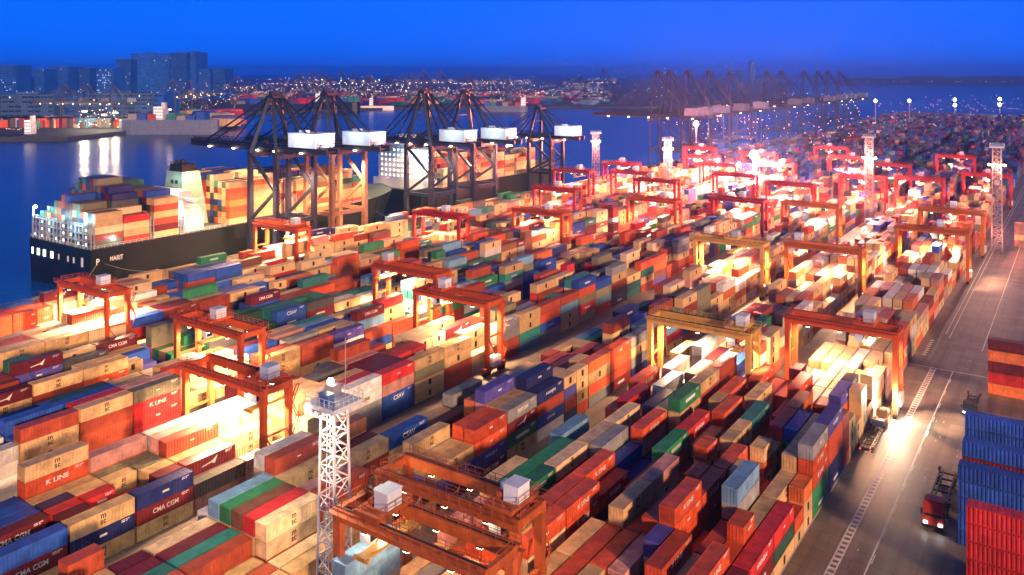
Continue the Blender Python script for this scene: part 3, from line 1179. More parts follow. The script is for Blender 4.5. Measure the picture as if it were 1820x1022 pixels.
for X, Y, pm, tx, lab, pw, lc in RTG:
    base, tr = proto[pm]
    if pm in used:
        o = copy_tree(base, tr)
    else:
        o = base
        used.add(pm)
    o.location = (X - 11.6, Y, 0)
    o['label'] = lab
    PEND = (o, tx)
    for ch in kids(o):
        if ch.name.startswith('trolley') and ch.data is None:
            ch.location = (tx, 0, 0)
    far = Y > 320
    for x in ((-6.5, 6.5) if not far else (0,)):
        lamp('SPOT', (X - 11.6 + x, Y + 2.8, 16.2), pw * (34000 if not far else (110000 if Y < 420 else 200000)), LC[lc], .35, 165)

# ------------------------------------------------------------------ quay cranes
def sts_parts(bz=44.0, ap=66.0, gauge=16.0, wid=20.0, out=47.0, back=22.0, k=1.0):
    """dict of part name -> list of (MB, material key); local x: 0 waterside rail, +gauge landside"""
    P = []
    for x in (0, gauge):
        for y in (0, wid):
            b = MB()
            b.bar((x, y, 2.6), (x, y, bz - 1.2), 2.1 * k, 2.0 * k, w2=1.7 * k, h2=1.7 * k)
            P.append(('leg', b, 'N'))
            b = MB()
            for j in (-3, -1, 1, 3):
                b.tube((x - .35, y + j * .9, .75), (x + .35, y + j * .9, .75), .72, 10)
            b.box(x - .55, y - 4.2, 1.1, x + .55, y + 4.2, 2.0)
            b.box(x - .7, y - 1.6, 1.9, x + .7, y + 1.6, 2.8)
            P.append(('bogie', b, 'D'))
        b = MB()
        b.box(x - .6, .75, 13.2, x + .6, wid - .75, 15.0)
        P.append(('portal_beam', b, 'N'))
        b = MB()
        b.box(x - .6, .75, bz - 3.6, x + .6, wid - .75, bz - 1.9)
        P.append(('upper_beam', b, 'N'))
    for y in (0, wid):
        b = MB()
        b.box(.75, y - .5, 13.3, gauge - .75, y + .5, 14.9)
        P.append(('sill_beam', b, 'N'))
        b = MB()
        b.bar((.5, y, bz - 2.5), (gauge - .6, y, bz * .62), 1.1 * k)
        b.bar((gauge - .6, y, bz * .62), (.5, y, 15), 1.1 * k)
        P.append(('brace', b, 'N'))
    yc = wid / 2
    # boom: twin box girders with lattice walkways
    b = MB()
    for s in (-1, 1):
        y = yc + s * 3.0
        b.box(-out, y - .6, bz - 1.5, gauge + back, y + .6, bz + .9)
        x = -out
        while x < gauge + back - 3:
            b.bar((x, y + s * 1.2, bz + .9), (x + 1.5, y + s * 1.2, bz + 2.6), .26)
            b.bar((x + 1.5, y + s * 1.2, bz + 2.6), (x + 3, y + s * 1.2, bz + .9), .16)
            x += 3
        b.bar((-out, y + s * 1.2, bz + 2.6), (gauge + back, y + s * 1.2, bz + 2.6), .18)
        b.box(-out, y + s * .5 - .7 + s * .7, bz + .75, gauge + back, y + s * .5 + .7 + s * .7, bz + .88)
    x = -out
    while x <= gauge + back:
        b.box(x - .3, yc - 2.5, bz - .8, x + .3, yc + 2.5, bz - .1)
        x += 7
    b.box(-out - 1.2, yc - 4.6, bz - 1.3, -out, yc + 4.6, bz + 1.9)
    P.append(('boom', b, 'N'))
    # A-frame
    b = MB()
    for s in (-1, 1):
        y0, y1 = yc + s * (wid / 2), yc + s * 2.4
        b.bar((0, y0, bz - 1.5), (3.0, y1, ap), 1.7 * k, 1.6 * k, w2=1.2 * k, h2=1.2 * k)
        b.bar((gauge, y0, bz - 1.5), (4.6, y1, ap - 1), 1.2 * k, 1.1 * k)
    b.box(1.6, yc - 3.4, ap - 1.4, 6.0, yc + 3.4, ap - .3)
    b.rail((1.6, yc - 3.4, ap - .3), (6, yc - 3.4, ap - .3), 1.3, 1.1, .12)
    b.rail((1.6, yc + 3.4, ap - .3), (6, yc + 3.4, ap - .3), 1.3, 1.1, .12)
    b.box(2.4, yc - 2.6, ap - .3, 3.4, yc + 2.6, ap + 1.5)
    b.bar((3, yc, ap), (3, yc, ap + 3.2), .18)
    b.bar((1.4, yc - 5.9, (bz + ap) / 2), (1.4, yc + 5.9, (bz + ap) / 2), .5)
    P.append(('a_frame', b, 'N'))
    b = MB()
    for s in (-1, 1):
        y = yc + s * 2.6
        b.bar((3, y, ap - .5), (-out * .86, y, bz + 1), .55 * k)
        b.bar((3, y, ap - .8), (-out * .45, y, bz + 1), .55 * k)
        b.bar((4.5, y, ap - .5), (gauge + back * .8, y, bz + 1), .55 * k)
        b.bar((4.5, y, ap - .7), (gauge + 2, y, bz + 1), .65 * k)
    b.bar((-out * .2, yc + 2.6, bz + 12.6), (-out * .86, yc + 2.6, bz + 3.2), .16)
    P.append(('stay', b, 'N'))
    b = MB()
    x0 = gauge + 1.5
    b.box(x0, yc - 5.2, bz + 1.1, x0 + back * .72, yc + 5.2, bz + 6.6)
    b.box(x0 - .2, yc - 5.4, bz + 6.6, x0 + back * .72 + .2, yc + 5.4, bz + 6.85)
    for j in range(5):
        b.box(x0 + 1.2 + j * 3, yc - 5.26, bz + 1.3, x0 + 1.35 + j * 3, yc - 5.2, bz + 6.5)
    b.box(x0 + 3, yc - 2, bz + 6.85, x0 + 6, yc + 1, bz + 7.8)
    b.box(x0 + back * .72 + .2, yc - 4, bz + 1.6, x0 + back * .72 + .32, yc - 2.6, bz + 4)
    P.append(('machinery_house', b, 'W'))
    b = MB()
    b.box(-6, yc - 1.4, bz - 4.4, -2.6, yc + 1.4, bz - 1.5)
    b.box(-9, yc - 3.4, bz - 1.6, -1.5, yc + 3.4, bz - 1.15)
    P.append(('operator_cab', b, 'W'))
    b = MB()
    b.box(-6.05, yc - 1.2, bz - 3.9, -5.95, yc + 1.2, bz - 2.2)
    P.append(('cab_window', b, 'G'))
    b = MB()   # zigzag stair tower on the landside leg
    sx, sy = gauge + 1.7, 0
    n = 9
    for j in range(n):
        z0, z1 = 2.5 + j * (bz - 4) / n, 2.5 + (j + 1) * (bz - 4) / n
        a, c = (sy - 1.3, sy + 1.3) if j % 2 == 0 else (sy + 1.3, sy - 1.3)
        for x in (sx - .5, sx + .5):
            b.bar((x, a, z0), (x, c, z1), .12, .3)
        b.box(sx - .7, c - .5, z1 - .1, sx + .7, c + .5, z1)
        b.rail((sx + .7, a, z0 + .1), (sx + .7, c, z1), 1.0, 1.5, .08)
    for y in (sy - 1.7, sy + 1.7):
        b.bar((sx + .75, y, 2), (sx + .75, y, bz - 2), .16)
    P.append(('stair_tower', b, 'N'))
    b = MB()
    for x in (-out * .75, -out * .4, -3, gauge * .5, gauge + 8):
        for s in (-1, 1):
            b.box(x - .6, yc + s * 4.2 - .3, bz - 1.5, x + .6, yc + s * 4.2 + .3, bz - 1.15)
    P.append(('floodlight', b, 'L'))
    return P


def sts_mats(main):
    return {'N': M[main], 'D': M['dark'], 'W': M['pale'], 'G': G['win'], 'L': G['warm']}


def make_sts(loc, main, label, **kw):
    root = empty('quay_crane', loc, label, 'quay crane', 'ship-to-shore cranes along the quay')
    mm = sts_mats(main)
    for nm, b, k in sts_parts(**kw):
        b.build(nm, M['navy'] if main == 'lamplit' and nm in ('boom', 'a_frame', 'stay', 'upper_beam') else mm[k], root)
    return root


STS = [
    (222, 'navy', dict(), 'dark quay crane over the nearer ship, leftmost of the near cranes', (-270, -262, -276)),
    (252, 'lamplit', dict(bz=43.0, ap=66.5), 'quay crane with legs coloured as lamplit brown, second from left, with white machinery house', (-270,)),
    (318, 'navy', dict(bz=40.0, ap=66, out=30), 'dark quay crane in front of the lit white ship superstructure', (-270,)),
    (353, 'navy', dict(bz=39.0, ap=65, out=30), 'dark quay crane right behind the crane at the ship superstructure', (-270,)),
    (431, 'navy', dict(bz=36.0, ap=54, out=28, wid=14, back=18), 'slim dark quay crane standing alone against open water', (-270,)),
]
for Y, mk, kw, lab, _ in STS:
    make_sts((-283, Y, 0), mk, lab, **kw)
for Y, pw in ((205, 1.6), (233, 1.6), (266, 1.6), (300, .8), (330, .9), (365, 1.2), (440, .8)):
    lamp('SPOT', (-268, Y, 37), 90000 * pw, (1, .52, .25), .6, 150)
    lamp('SPOT', (-300, Y + 4, 40), 22000 * pw, (1, .64, .34), .6, 120)
for Y, mk, kw, lab, _ in STS:  # added cool fill lamps, brighten the machinery houses in place of skylight
    yc, bz, g_, wd = Y + kw.get('wid', 20) / 2, kw.get('bz', 44.0), 16, kw.get('wid', 20)
    lamp('POINT', (-283 + g_ + 10, yc - 11, bz + 6), 2600, (.5, .8, 1), .5)
    lamp('POINT', (-283 + g_ + 22, yc + 2, bz + 7), 1800, (.5, .8, 1), .5)
# far row on the same quay, built once as one mesh each
def sts_one(main, house='pale', **kw):
    b = MB()
    mm = sts_mats(main)
    mm['W'] = M[house]
    keys = list(mm)
    for nm, p, k in sts_parts(**kw):
        b.add(p.v, p.f, keys.index(k))
    return b.mesh('quay_crane', [mm[k] for k in keys])


big = sts_one('navy', house='hullgrey', k=.55, bz=41, ap=76, out=52, gauge=26, wid=16, back=16)
fars = [(606, 'first'), (628, 'second'), (666, 'third'), (716, 'fourth'), (770, 'fifth'), (882, 'sixth'), (933, 'seventh'), (1027, 'eighth'), (1089, 'ninth'), (1140, 'tenth'), (1208, 'eleventh')]
for Y, w in fars:
    link('quay_crane', big, None, (-283, Y, 0), label='tall hazy dark crane, %s from left in the far right row' % w, category='quay crane', group='ship-to-shore cranes along the quay')
# ------------------------------------------------------------------ ships at the quay
def hull_mesh(x0, x1, y0, y1, deck, bowrise, mats, z0=-5.0, bow=34.0):
    """black hull, transom at y0, bow at y1; deck plate in slot 1"""
    b = MB()
    st = []
    n = 26
    xm, hw = (x0 + x1) / 2, (x1 - x0) / 2
    for k in range(n + 1):
        y = y0 + (y1 - y0) * k / n
        t = max(0.0, (y - (y1 - bow)) / bow)
        wt = hw * math.sqrt(max(0.0, 1 - t ** 2.2)) if t < 1 else .15     # deck edge
        wb = hw * max(.02, 1 - t ** 1.15 * 1.02) * (1 if y > y0 + 8 else .93)
        zd = deck + bowrise * max(0, (y - (y1 - bow * 1.6)) / (bow * 1.6)) ** 1.4
        st.append((y, max(wt, .15), max(wb, .1), zd))
    for a, c in zip(st, st[1:]):
        for s in (-1, 1):
            p = [(xm + s * a[2], a[0], z0), (xm + s * c[2], c[0], z0), (xm + s * c[1], c[0], c[3]), (xm + s * a[1], a[0], a[3])]
            b.quad(*(p if s > 0 else p[::-1]))
        b.quad((xm - a[1], a[0], a[3] - .25), (xm + a[1], a[0], a[3] - .25), (xm + c[1], c[0], c[3] - .25), (xm - c[1], c[0], c[3] - .25), 1)
    a = st[0]
    b.quad((xm - a[2], y0, z0), (xm + a[2], y0, z0), (xm + a[1], y0, a[3]), (xm - a[1], y0, a[3]))
    return b.mesh('hull', mats)


def deck_railing(x0, x1, y0, y1, z):
    b = MB()
    b.rail((x1 - .3, y0 + .3, z), (x1 - .3, y1, z), 1.2, 2.4, .1)
    b.rail((x0 + .3, y0 + .3, z), (x0 + .3, y1, z), 1.2, 4, .1)
    b.rail((x0 + .3, y0 + .3, z), (x1 - .3, y0 + .3, z), 1.2, 2.4, .1)
    return b


DK = 12.0
sh = empty('container_ship', (-312, 159, 0), 'nearer black-hulled container ship, stern towards the viewer', 'ship', 'container ships')


def rel(b, root):
    L = root.location
    b.v = [(x - L.x, y - L.y, z - L.z) for x, y, z in b.v]
    return b


def ship_part(root, name, b, mat, parent=None):
    return rel(b, root).build(name, mat, parent or root)


me = hull_mesh(-334, -290, 159, 331, DK, 3.5, [M['hull'], M['deck']])
h = link('hull', me, sh, (312, -159, 0))
ship_part(sh, 'railing', deck_railing(-334, -290, 159, 300, DK), M['white'])
for s, w, y, z, hh in (('P', 1.2, 161.5, 7.6, 2.2), ('MARIT', 5.0, 168.5, 7.9, 1.7)):
    link('lettering', text_mesh(s, hh, M['wink'], w), sh, (-290 + 312 + .06, y - 159, z))
b = MB()                                       # emblem by the bow: broken ring and word
for k in range(15):
    t0, t1 = math.radians(60 + k * 16), math.radians(60 + (k + 1) * 16)
    for r0, r1 in ((2.5, 3.0),):
        ps = [(0, r0 * math.cos(t0), r0 * math.sin(t0)), (0, r1 * math.cos(t0), r1 * math.sin(t0)), (0, r1 * math.cos(t1), r1 * math.sin(t1)), (0, r0 * math.cos(t1), r0 * math.sin(t1))]
        b.quad(*ps)
        b.quad(*[(p[0] - .05, p[1], p[2]) for p in reversed(ps)])
em = b.build('emblem', M['wink'], sh, (-290 + 312 - .35, 297 - 159, 9.2))
link('lettering', text_mesh('mago', 1.3, M['wink'], 4.6), em, (.05, .8, -.3))
b = MB()                                       # lit mooring openings of the transom
for x in (-332, -328, -323.5, -318):
    b.box(x, 158.9, 6.0, x + (1.2 if x < -330 else 2.0), 159.05, 8.6)
ship_part(sh, 'mooring_opening', b, G['win'])
b = MB()
for x in (-312.5, -306, -302):
    b.box(x, 158.9, 6.2, x + .9, 159.05, 8.2)
b.box(-296.5, 158.9, 5.5, -295.2, 159.05, 8.8)
ship_part(sh, 'fairlead', b, M['white'])
b = MB()                                       # mooring lines to the quay
for y0, y1 in ((164, 186), (161, 150), (303, 320)):
    for k in range(10):
        p = [Vector((-290, y0 + (y1 - y0) * t, 6.5 * (1 - t) + .7 * t - 1.6 * math.sin(math.pi * t))) + Vector((3.2 * t, 0, 0)) for t in (k / 10, (k + 1) / 10)]
        b.bar(p[0], p[1], .12)
ship_part(sh, 'mooring_line', b, M['steel'])
b = MB()
b.bar((-333, 160, DK), (-333, 160, DK + 12), .3)
b.bar((-333, 160, DK + 12), (-331.4, 160, DK + 12), .2)
mp = ship_part(sh, 'stern_mast', b, M['white'])
b = MB()
b.ball((-331.4, 160, DK + 11.8), .55)
ship_part(sh, 'mast_lamp', b, G['wht'], mp)
lamp('POINT', (-331, 160.5, DK + 11), 4000, (.75, .95, 1), .5)


def lashing_bridge(root, y, x0, x1, top, name='lashing_bridge', lit=True):
    b = MB()
    n = 8
    for k in range(n + 1):
        x = x0 + (x1 - x0) * k / n
        b.bar((x, y, DK), (x, y, top), .45)
        b.bar((x, y + 1.2, DK), (x, y + 1.2, top), .45)
    z = DK + 2.6
    while z <= top:
        b.box(x0, y - .25, z - .12, x1, y + 1.45, z)
        b.rail((x0, y - .25, z), (x1, y - .25, z), 1.1, 2.5, .1)
        z += 2.6
    if lit:
        z = DK + 1.2
        while z < top:
            for k in range(n):
                if (k * 7 + int(z)) % 3:
                    x = x0 + (x1 - x0) * (k + .5) / n
                    b.box(x - .45, y - .42, z, x + .45, y - .3, z + .9, 1)
            z += 2.6
    return ship_part(root, name, b, [M['steel'], G['win']])


for y, t in ((159.6, DK + 8.5), (182.6, DK + 9), (195.2, DK + 7), (229.0, DK + 9), (252, DK + 9), (276, DK + 9)):
    lashing_bridge(sh, y, -332.5, -291.2, t)
b = MB()                                       # accommodation block
b.box(-331, 198.5, DK, -293, 207, DK + 6)
b.box(-329, 199, DK + 6, -294, 206.5, DK + 9)
b.box(-327, 199.5, DK + 9, -296, 206, DK + 12)
b.box(-333, 200.5, DK + 11.9, -291, 203, DK + 12.9)
b.box(-324, 199.8, DK + 12.9, -299, 205.5, DK + 15.4)
for z in (6, 9, 12):
    b.rail((-331, 198.3, DK + z), (-292.5, 198.3, DK + z), 1.1, 2.2, .1)
    b.rail((-292.5, 198.3, DK + z), (-292.5, 207, DK + z), 1.1, 2.2, .1)
sp = ship_part(sh, 'accommodation_block', b, M['white'])
b = MB()
for z in (1.6, 4.0, 7.2, 10.2, 13.6):
    for x in range(-328, -295, 3):
        if (x * 5 + int(z * 3)) % 4:
            xa = -298 if z > 12 else -294
            if x < xa - 1:
                b.box(x, 198.3 + (1.4 if z > 12 else (1.1 if z > 9 else (.6 if z > 6 else 0))), DK + z, x + 1.1, 199.0 + (1.2 if z > 9 else .5 if z > 6 else 0), DK + z + 1)
ship_part(sh, 'window', b, G['win'], sp)
b = MB()
b.add([(-320, 205, DK), (-304, 205, DK), (-304, 217, DK), (-320, 217, DK), (-317.5, 206.5, DK + 22), (-307, 206.5, DK + 22), (-307, 215, DK + 22), (-317.5, 215, DK + 22)], MB.BF)
for z in (14, 17):
    for x in (-314, -311):
        b.box(x, 206.0 - (17 - z) * .06, DK + z, x + 1.6, 206.6, DK + z + 1.6, 1)
fn = ship_part(sh, 'funnel', b, [M['mint'], M['dark']])
b = MB()
b.box(-316.5, 207.3, DK + 22, -308, 214.2, DK + 25)
for x, y in ((-314.5, 209), (-311, 209.5), (-313, 212)):
    b.tube((x, y, DK + 25), (x, y - .5, DK + 26.6), .8, 8)
ship_part(sh, 'funnel_top', b, M['dark'], fn)
for x, y, z, pw in ((-296, 196.5, DK + 8, 2600), (-303, 197, DK + 15, 700), (-310, 203, DK + 19, 500), (-292.5, 190, DK + 5, 2600), (-292.5, 178, DK + 5, 2000), (-300, 157, DK + 9, 5000),
                    (-318, 156, DK + 9, 4000), (-291, 168, DK + 3, 1800)):
    lamp('POINT', (x, y, z), pw, (.5, .93, 1), .5)

rs = random.Random(21)
WARM = ['tan', 'cream', 'rust red', 'tan', 'orange red', 'tan', 'maroon', 'cream', 'brown', 'orange']
COOL = ['navy', 'navy', 'teal', 'dark green', 'dark green', 'rust red', 'dark grey', 'olive grey', 'navy', 'maroon', 'blue']
BAY0 = [['olive grey', 'rust red', 'tan', 'tan', 'tan'], ['rust red', 'tan', 'tan', 'bright red'], ['tan', 'maroon', 'rust red', 'tan', 'rust red', 'tan']]


def load(x1, nrow, y0, hts, front=None, cool=.5):
    for r in range(nrow):
        xa = x1 - r * 2.62
        hh = hts(r)
        for t in range(hh):
            if front and r == 0 and t < len(front):
                c = front[t]
            else:
                c = rs.choice(COOL if rs.random() < cool * min(1, r / 4 + .15) else WARM)
            deckload.append((xa - CW, xa, y0, y0 + CL, DK + .1 + t * 2.5, DK + .1 + t * 2.5 + 2.46, c))


load(-291.3, 15, 161.3, lambda r: (5, 5, 5, 5, 6, 6, 6, 7, 7, 6, 6, 5, 5, 4, 4)[r], BAY0[0], .9)
load(-291.3, 15, 172.0, lambda r: (4, 4, 5, 7, 8, 8, 8, 9, 9, 9, 9, 9, 8, 7, 7)[r], BAY0[1], 1)
load(-291.3, 15, 184.2, lambda r: (6, 6, 7, 7, 7, 7, 7, 7, 7, 8, 8, 8, 8, 7, 7)[r], BAY0[2], 1)
for i, y in enumerate((218.0, 230.5, 241.4, 253.5, 264.4, 277.6, 288.5)):
    f = [['tan', 'orange red', 'orange red', 'orange', 'orange red', 'orange red', 'tan'], ['cream', 'tan', 'tan', 'tan', 'cream', 'tan', 'orange'], ['tan', 'cream', 'tan', 'rust red', 'tan', 'tan'],
         ['cream', 'tan', 'rust red', 'rust red', 'tan', 'tan'], ['tan', 'rust red', 'tan', 'tan', 'brown', 'olive grey'], ['rust red', 'tan', 'tan', 'olive grey', 'dark green', 'tan'], ['rust red', 'tan', 'tan', 'rust red', 'teal']][i]
    load(-291.3, 15 if i < 5 else 13, y, lambda r, f=f: len(f) + (1 if r > 3 and (r + i) % 3 else 0), f, .5)

s2 = empty('container_ship', (-311, 338, 0), 'second container ship with tall lit white bridge behind the dark cranes', 'ship', 'container ships')
me = hull_mesh(-330, -290, 338, 492, DK, 3, [M['hull'], M['deck']])
link('hull', me, s2, (311, -338, 0))
ship_part(s2, 'railing', deck_railing(-330, -290, 338, 470, DK), M['white'])
b = MB()
b.box(-328, 341, DK, -292, 353, DK + 5)
b.box(-325, 342, DK + 5, -295, 352, DK + 22)
b.box(-331, 342.5, DK + 21.5, -289.5, 346, DK + 24)
b.box(-316, 347, DK + 24, -306, 352, DK + 29)
for k in range(7):
    b.rail((-325, 341.8, DK + 5 + k * 2.8), (-294.8, 341.8, DK + 5 + k * 2.8), 1, 3, .1)
    b.rail((-294.8, 341.8, DK + 5 + k * 2.8), (-294.8, 352, DK + 5 + k * 2.8), 1, 3, .1)
a2 = ship_part(s2, 'accommodation_block', b, M['white'])
b = MB()
for k in range(6):
    for x in range(-323, -296, 3):
        b.box(x, 341.9, DK + 6.2 + k * 2.8, x + 1.2, 342.05, DK + 7.4 + k * 2.8)
    for y in (343.5, 346, 348.5):
        b.box(-295.05, y, DK + 6.2 + k * 2.8, -294.9, y + 1, DK + 7.4 + k * 2.8)
ship_part(s2, 'window', b, G['win'], a2)
for y in (356, 380, 404, 428):
    lashing_bridge(s2, y, -328.5, -291.2, DK + 8, lit=False)
for i, y in enumerate((358, 369, 382, 393, 406, 417, 430, 441)):
    load(-291.3, 13, y, lambda r: 4 + (r + i * 2) % 3 + (1 if i in (1, 2) else 0), None, .3)
for x, y, z, pw in ((-291, 339, DK + 12, 2200), (-300, 338, DK + 20, 2000), (-289, 347, DK + 16, 2000)):
    lamp('POINT', (x, y, z), pw, (.5, .9, 1), .5)
# ------------------------------------------------------------------ far shore
def facing(u0, u1, vt, Z, depth, zb=0):
    """block seen between pixels u0..u1 with its top at vt, front face square to the view"""
    a, c = at(u0, HOR, Z), at(u1, HOR, Z)
    h = CAMH - (vt - HOR) / FPX * Z
    d = Vector((FX, FY, 0)) * depth
    return a, c, d, h


def block(b, u0, u1, vt, Z, depth, zb=0, mi=0):
    a, c, d, h = facing(u0, u1, vt, Z, depth)
    P = [(a.x, a.y), (c.x, c.y), (c.x + d.x, c.y + d.y), (a.x + d.x, a.y + d.y)]
    b.prism(P, zb, h, mi)
    return a, c, d, h


def windows(b, u0, u1, vt, Z, nx, nz, lit, rnd, mi=0, w=.55, hh=.5, off=.25):
    a, c, d, h = facing(u0, u1, vt, Z, 1)
    n = Vector((FX, FY, 0)) * -off
    for i in range(nx):
        for k in range(nz):
            if rnd.random() > lit:
                continue
            p = a.lerp(c, (i + .5 - w / 2) / nx) + n
            q = a.lerp(c, (i + .5 + w / 2) / nx) + n
            z0 = h * (k + .25) / nz
            z1 = z0 + h / nz * hh
            b.quad((p.x, p.y, z0), (q.x, q.y, z0), (q.x, q.y, z1), (p.x, p.y, z1), mi)


rf = random.Random(31)
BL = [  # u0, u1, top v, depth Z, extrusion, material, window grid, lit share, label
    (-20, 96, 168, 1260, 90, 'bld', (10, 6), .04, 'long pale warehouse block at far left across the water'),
    (98, 152, 173, 1290, 70, 'bld_haze', (6, 6), .05, 'darker warehouse block between the pale ones across the water'),
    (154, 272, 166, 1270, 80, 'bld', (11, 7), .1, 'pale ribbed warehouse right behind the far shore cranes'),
    (273, 291, 165, 1275, 60, 'bld_haze', (2, 6), .1, 'narrow haze-tinted end tower of the ribbed far warehouse'),
    (-8, 29, 116, 1900, 60, 'bld_haze', (6, 18), .12, 'tower block at the left picture edge beyond the water'),
    (56, 78, 123, 2060, 60, 'bld_haze', (4, 20), .02, 'faint slim tower right of the left edge tower'),
    (86, 120, 118, 2200, 80, 'bld_haze', (5, 20), .02, 'faint broad tower above the row of white lights'),
    (140, 160, 121, 2150, 60, 'bld_haze', (4, 20), .03, 'faint slim tower left of the tower with lit floors'),
    (172, 202, 122, 2040, 60, 'bld_haze', (6, 14), .4, 'tower with lit floors above the row of white lights'),
    (206, 232, 105, 2260, 70, 'bld_haze', (4, 22), .01, 'faint high-rise left of the broadest high-rise slab'),
    (233, 300, 95, 2300, 90, 'bld_haze', (10, 24), .01, 'broadest faint high-rise slab on the far skyline'),
    (301, 331, 94, 2300, 90, 'bld_haze', (5, 24), .01, 'faint high-rise joined to the broadest slab, middle one'),
    (332, 348, 92, 2330, 90, 'bld_haze', (3, 24), .01, 'thin rightmost slab of the faint high-rise cluster'),
    (352, 374, 123, 2350, 70, 'bld_haze', (4, 20), .02, 'faint tower right of the high-rise cluster'),
    (378, 400, 122, 2350, 70, 'bld_haze', (4, 20), .02, 'last faint tower right of the high-rise cluster'),
    (1334, 1342, 108, 6200, 50, 'bld_haze', (2, 14), .6, 'lone thin lit tower above the far right cranes'),
    (1312, 1322, 124, 6200, 50, 'bld_haze', (2, 12), .1, 'faint tower left of the lone thin lit tower'),
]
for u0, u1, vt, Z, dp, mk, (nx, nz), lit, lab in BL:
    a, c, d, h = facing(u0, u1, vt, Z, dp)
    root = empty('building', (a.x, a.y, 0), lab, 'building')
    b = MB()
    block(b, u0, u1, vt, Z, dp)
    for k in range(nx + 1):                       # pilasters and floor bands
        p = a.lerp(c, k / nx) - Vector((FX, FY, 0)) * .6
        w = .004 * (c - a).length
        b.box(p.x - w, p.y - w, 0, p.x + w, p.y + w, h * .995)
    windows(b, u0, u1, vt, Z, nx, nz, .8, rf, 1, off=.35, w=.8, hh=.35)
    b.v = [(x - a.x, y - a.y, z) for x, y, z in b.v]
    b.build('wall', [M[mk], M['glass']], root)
    b = MB()
    n = Vector((FX, FY, 0))
    q = a.lerp(c, .25) + d * .3
    q2 = a.lerp(c, .45) + d * .6
    b.box(min(q.x, q2.x), min(q.y, q2.y), h, max(q.x, q2.x), max(q.y, q2.y), h + max(2.5, h * .03))
    b.v = [(x - a.x, y - a.y, z) for x, y, z in b.v]
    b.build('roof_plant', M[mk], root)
    b = MB()
    windows(b, u0, u1, vt, Z, nx * 2, nz, lit * .6, rf, off=.5, w=.3, hh=.3)
    if b.v:
        b.v = [(x - a.x, y - a.y, z) for x, y, z in b.v]
        b.build('window', G['win'], root)

# ships across the water
def far_ship(u0, u1, vw, Z, deck, label, hullm, house_u, rnd, cargo=True, bowleft=False):
    a, c = at(u0, HOR, Z), at(u1, HOR, Z)
    ln = (c - a).length
    root = empty('cargo_ship', (a.x, a.y, -4), label, 'ship', rz=math.atan2(c.y - a.y, c.x - a.x))
    b = MB()
    w = min(30, ln * .16)
    s = [(0, .35), (.05, .9), (.15, 1), (.85, 1), (.95, .7), (1, .05)]
    if bowleft:
        s = [(1 - x, y) for x, y in reversed(s)]
    for (x0, w0), (x1, w1) in zip(s, s[1:]):
        b.add([(x0 * ln, -w0 * w / 2, 0), (x1 * ln, -w1 * w / 2, 0), (x1 * ln, w1 * w / 2, 0), (x0 * ln, w0 * w / 2, 0),
               (x0 * ln, -w0 * w / 2, deck), (x1 * ln, -w1 * w / 2, deck), (x1 * ln, w1 * w / 2, deck), (x0 * ln, w0 * w / 2, deck)], MB.BF)
    b.build('hull', hullm, root)
    hx = (house_u - u0) / (u1 - u0) * ln
    b = MB()
    b.box(hx - ln * .05, -w * .42, deck, hx + ln * .05, w * .42, deck + 14)
    b.box(hx - ln * .035, -w * .5, deck + 14, hx + ln * .03, w * .5, deck + 17)
    b.box(hx + ln * .015, -3, deck + 14, hx + ln * .05, 3, deck + 22)
    hs = b.build('deckhouse', M['white'], root)
    b = MB()
    for z in (3, 7, 11, 15):
        for k in range(5):
            b.box(hx - ln * .04 + k * ln * .018, -w * (.5 if z > 14 else .42) - .15, deck + z, hx - ln * .032 + k * ln * .018, -w * (.5 if z > 14 else .42) + .1, deck + z + 1.6)
    b.build('window', G['win'], hs)
    if cargo:
        x = ln * .12
        while x < ln * .88:
            if abs(x - hx) > ln * .08:
                for y in np.arange(-w / 2 + 1, w / 2 - 2.5, 2.6):
                    L0 = a + (c - a) * (x / ln)
                    pass
                b = MB()
                h = rnd.choice((5, 7.5, 10))
                b.box(x, -w * .46, deck, x + 11, w * .46, deck + h)
                b.build('cargo_bay', mmat[rnd.choice(['blue', 'navy', 'rust red', 'teal', 'grey'])], root)
            x += 12.5
    return root


far_ship(212, 388, 236, 1080, 19, 'pale blue-grey cargo ship lying across the water at left', M['hullgrey'], 286, rf, True, True)
far_ship(-60, 62, 246, 1000, 6, 'low barge with a string of lamps at the far left shore', M['hull'], 54, rf, False)
far_ship(555, 640, 205, 1720, 20, 'dark blue cargo ship under the small far cranes, centre left', M['hull'], 566, rf)
far_ship(640, 700, 202, 1780, 9, 'small lit ship right of the dark blue far cargo ship', M['white'], 660, rf, False)
far_ship(850, 938, 199, 1700, 12, 'long low far ship beyond the lone quay crane', M['hullgrey'], 930, rf)

# cranes of the far terminals, one mesh each
fcr = sts_one('navy', house='hullgrey', k=.7, bz=40, ap=68, out=42, gauge=22, wid=20, back=18)
FC = [(112, 1150, .86, 40), (152, 1140, .86, 40), (200, 1130, .86, 40), (312, 1330, .95, 200), (342, 1500, .9, 200), (366, 1620, .9, 200),
      (425, 2100, 1, 200), (530, 2300, 1.1, 30), (555, 2350, 1.15, 30), (575, 2380, 1.1, 30), (607, 2420, 1.2, 30), (628, 2450, 1.1, 30), (652, 2600, 1.0, 30), (690, 2500, 1.0, 30),
      (712, 2600, 1.0, 20), (752, 2500, 1.2, 20), (782, 2600, 1.2, 20), (830, 2700, 1.1, 20), (862, 2750, 1.1, 20), (893, 2800, 1.1, 20), (1075, 2400, 1.25, 30)]
FC += [(rf.uniform(300, 1040), rf.uniform(2500, 3600), rf.uniform(.9, 1.15), rf.choice((20, 30, 200))) for _ in range(16)]
FC.sort()
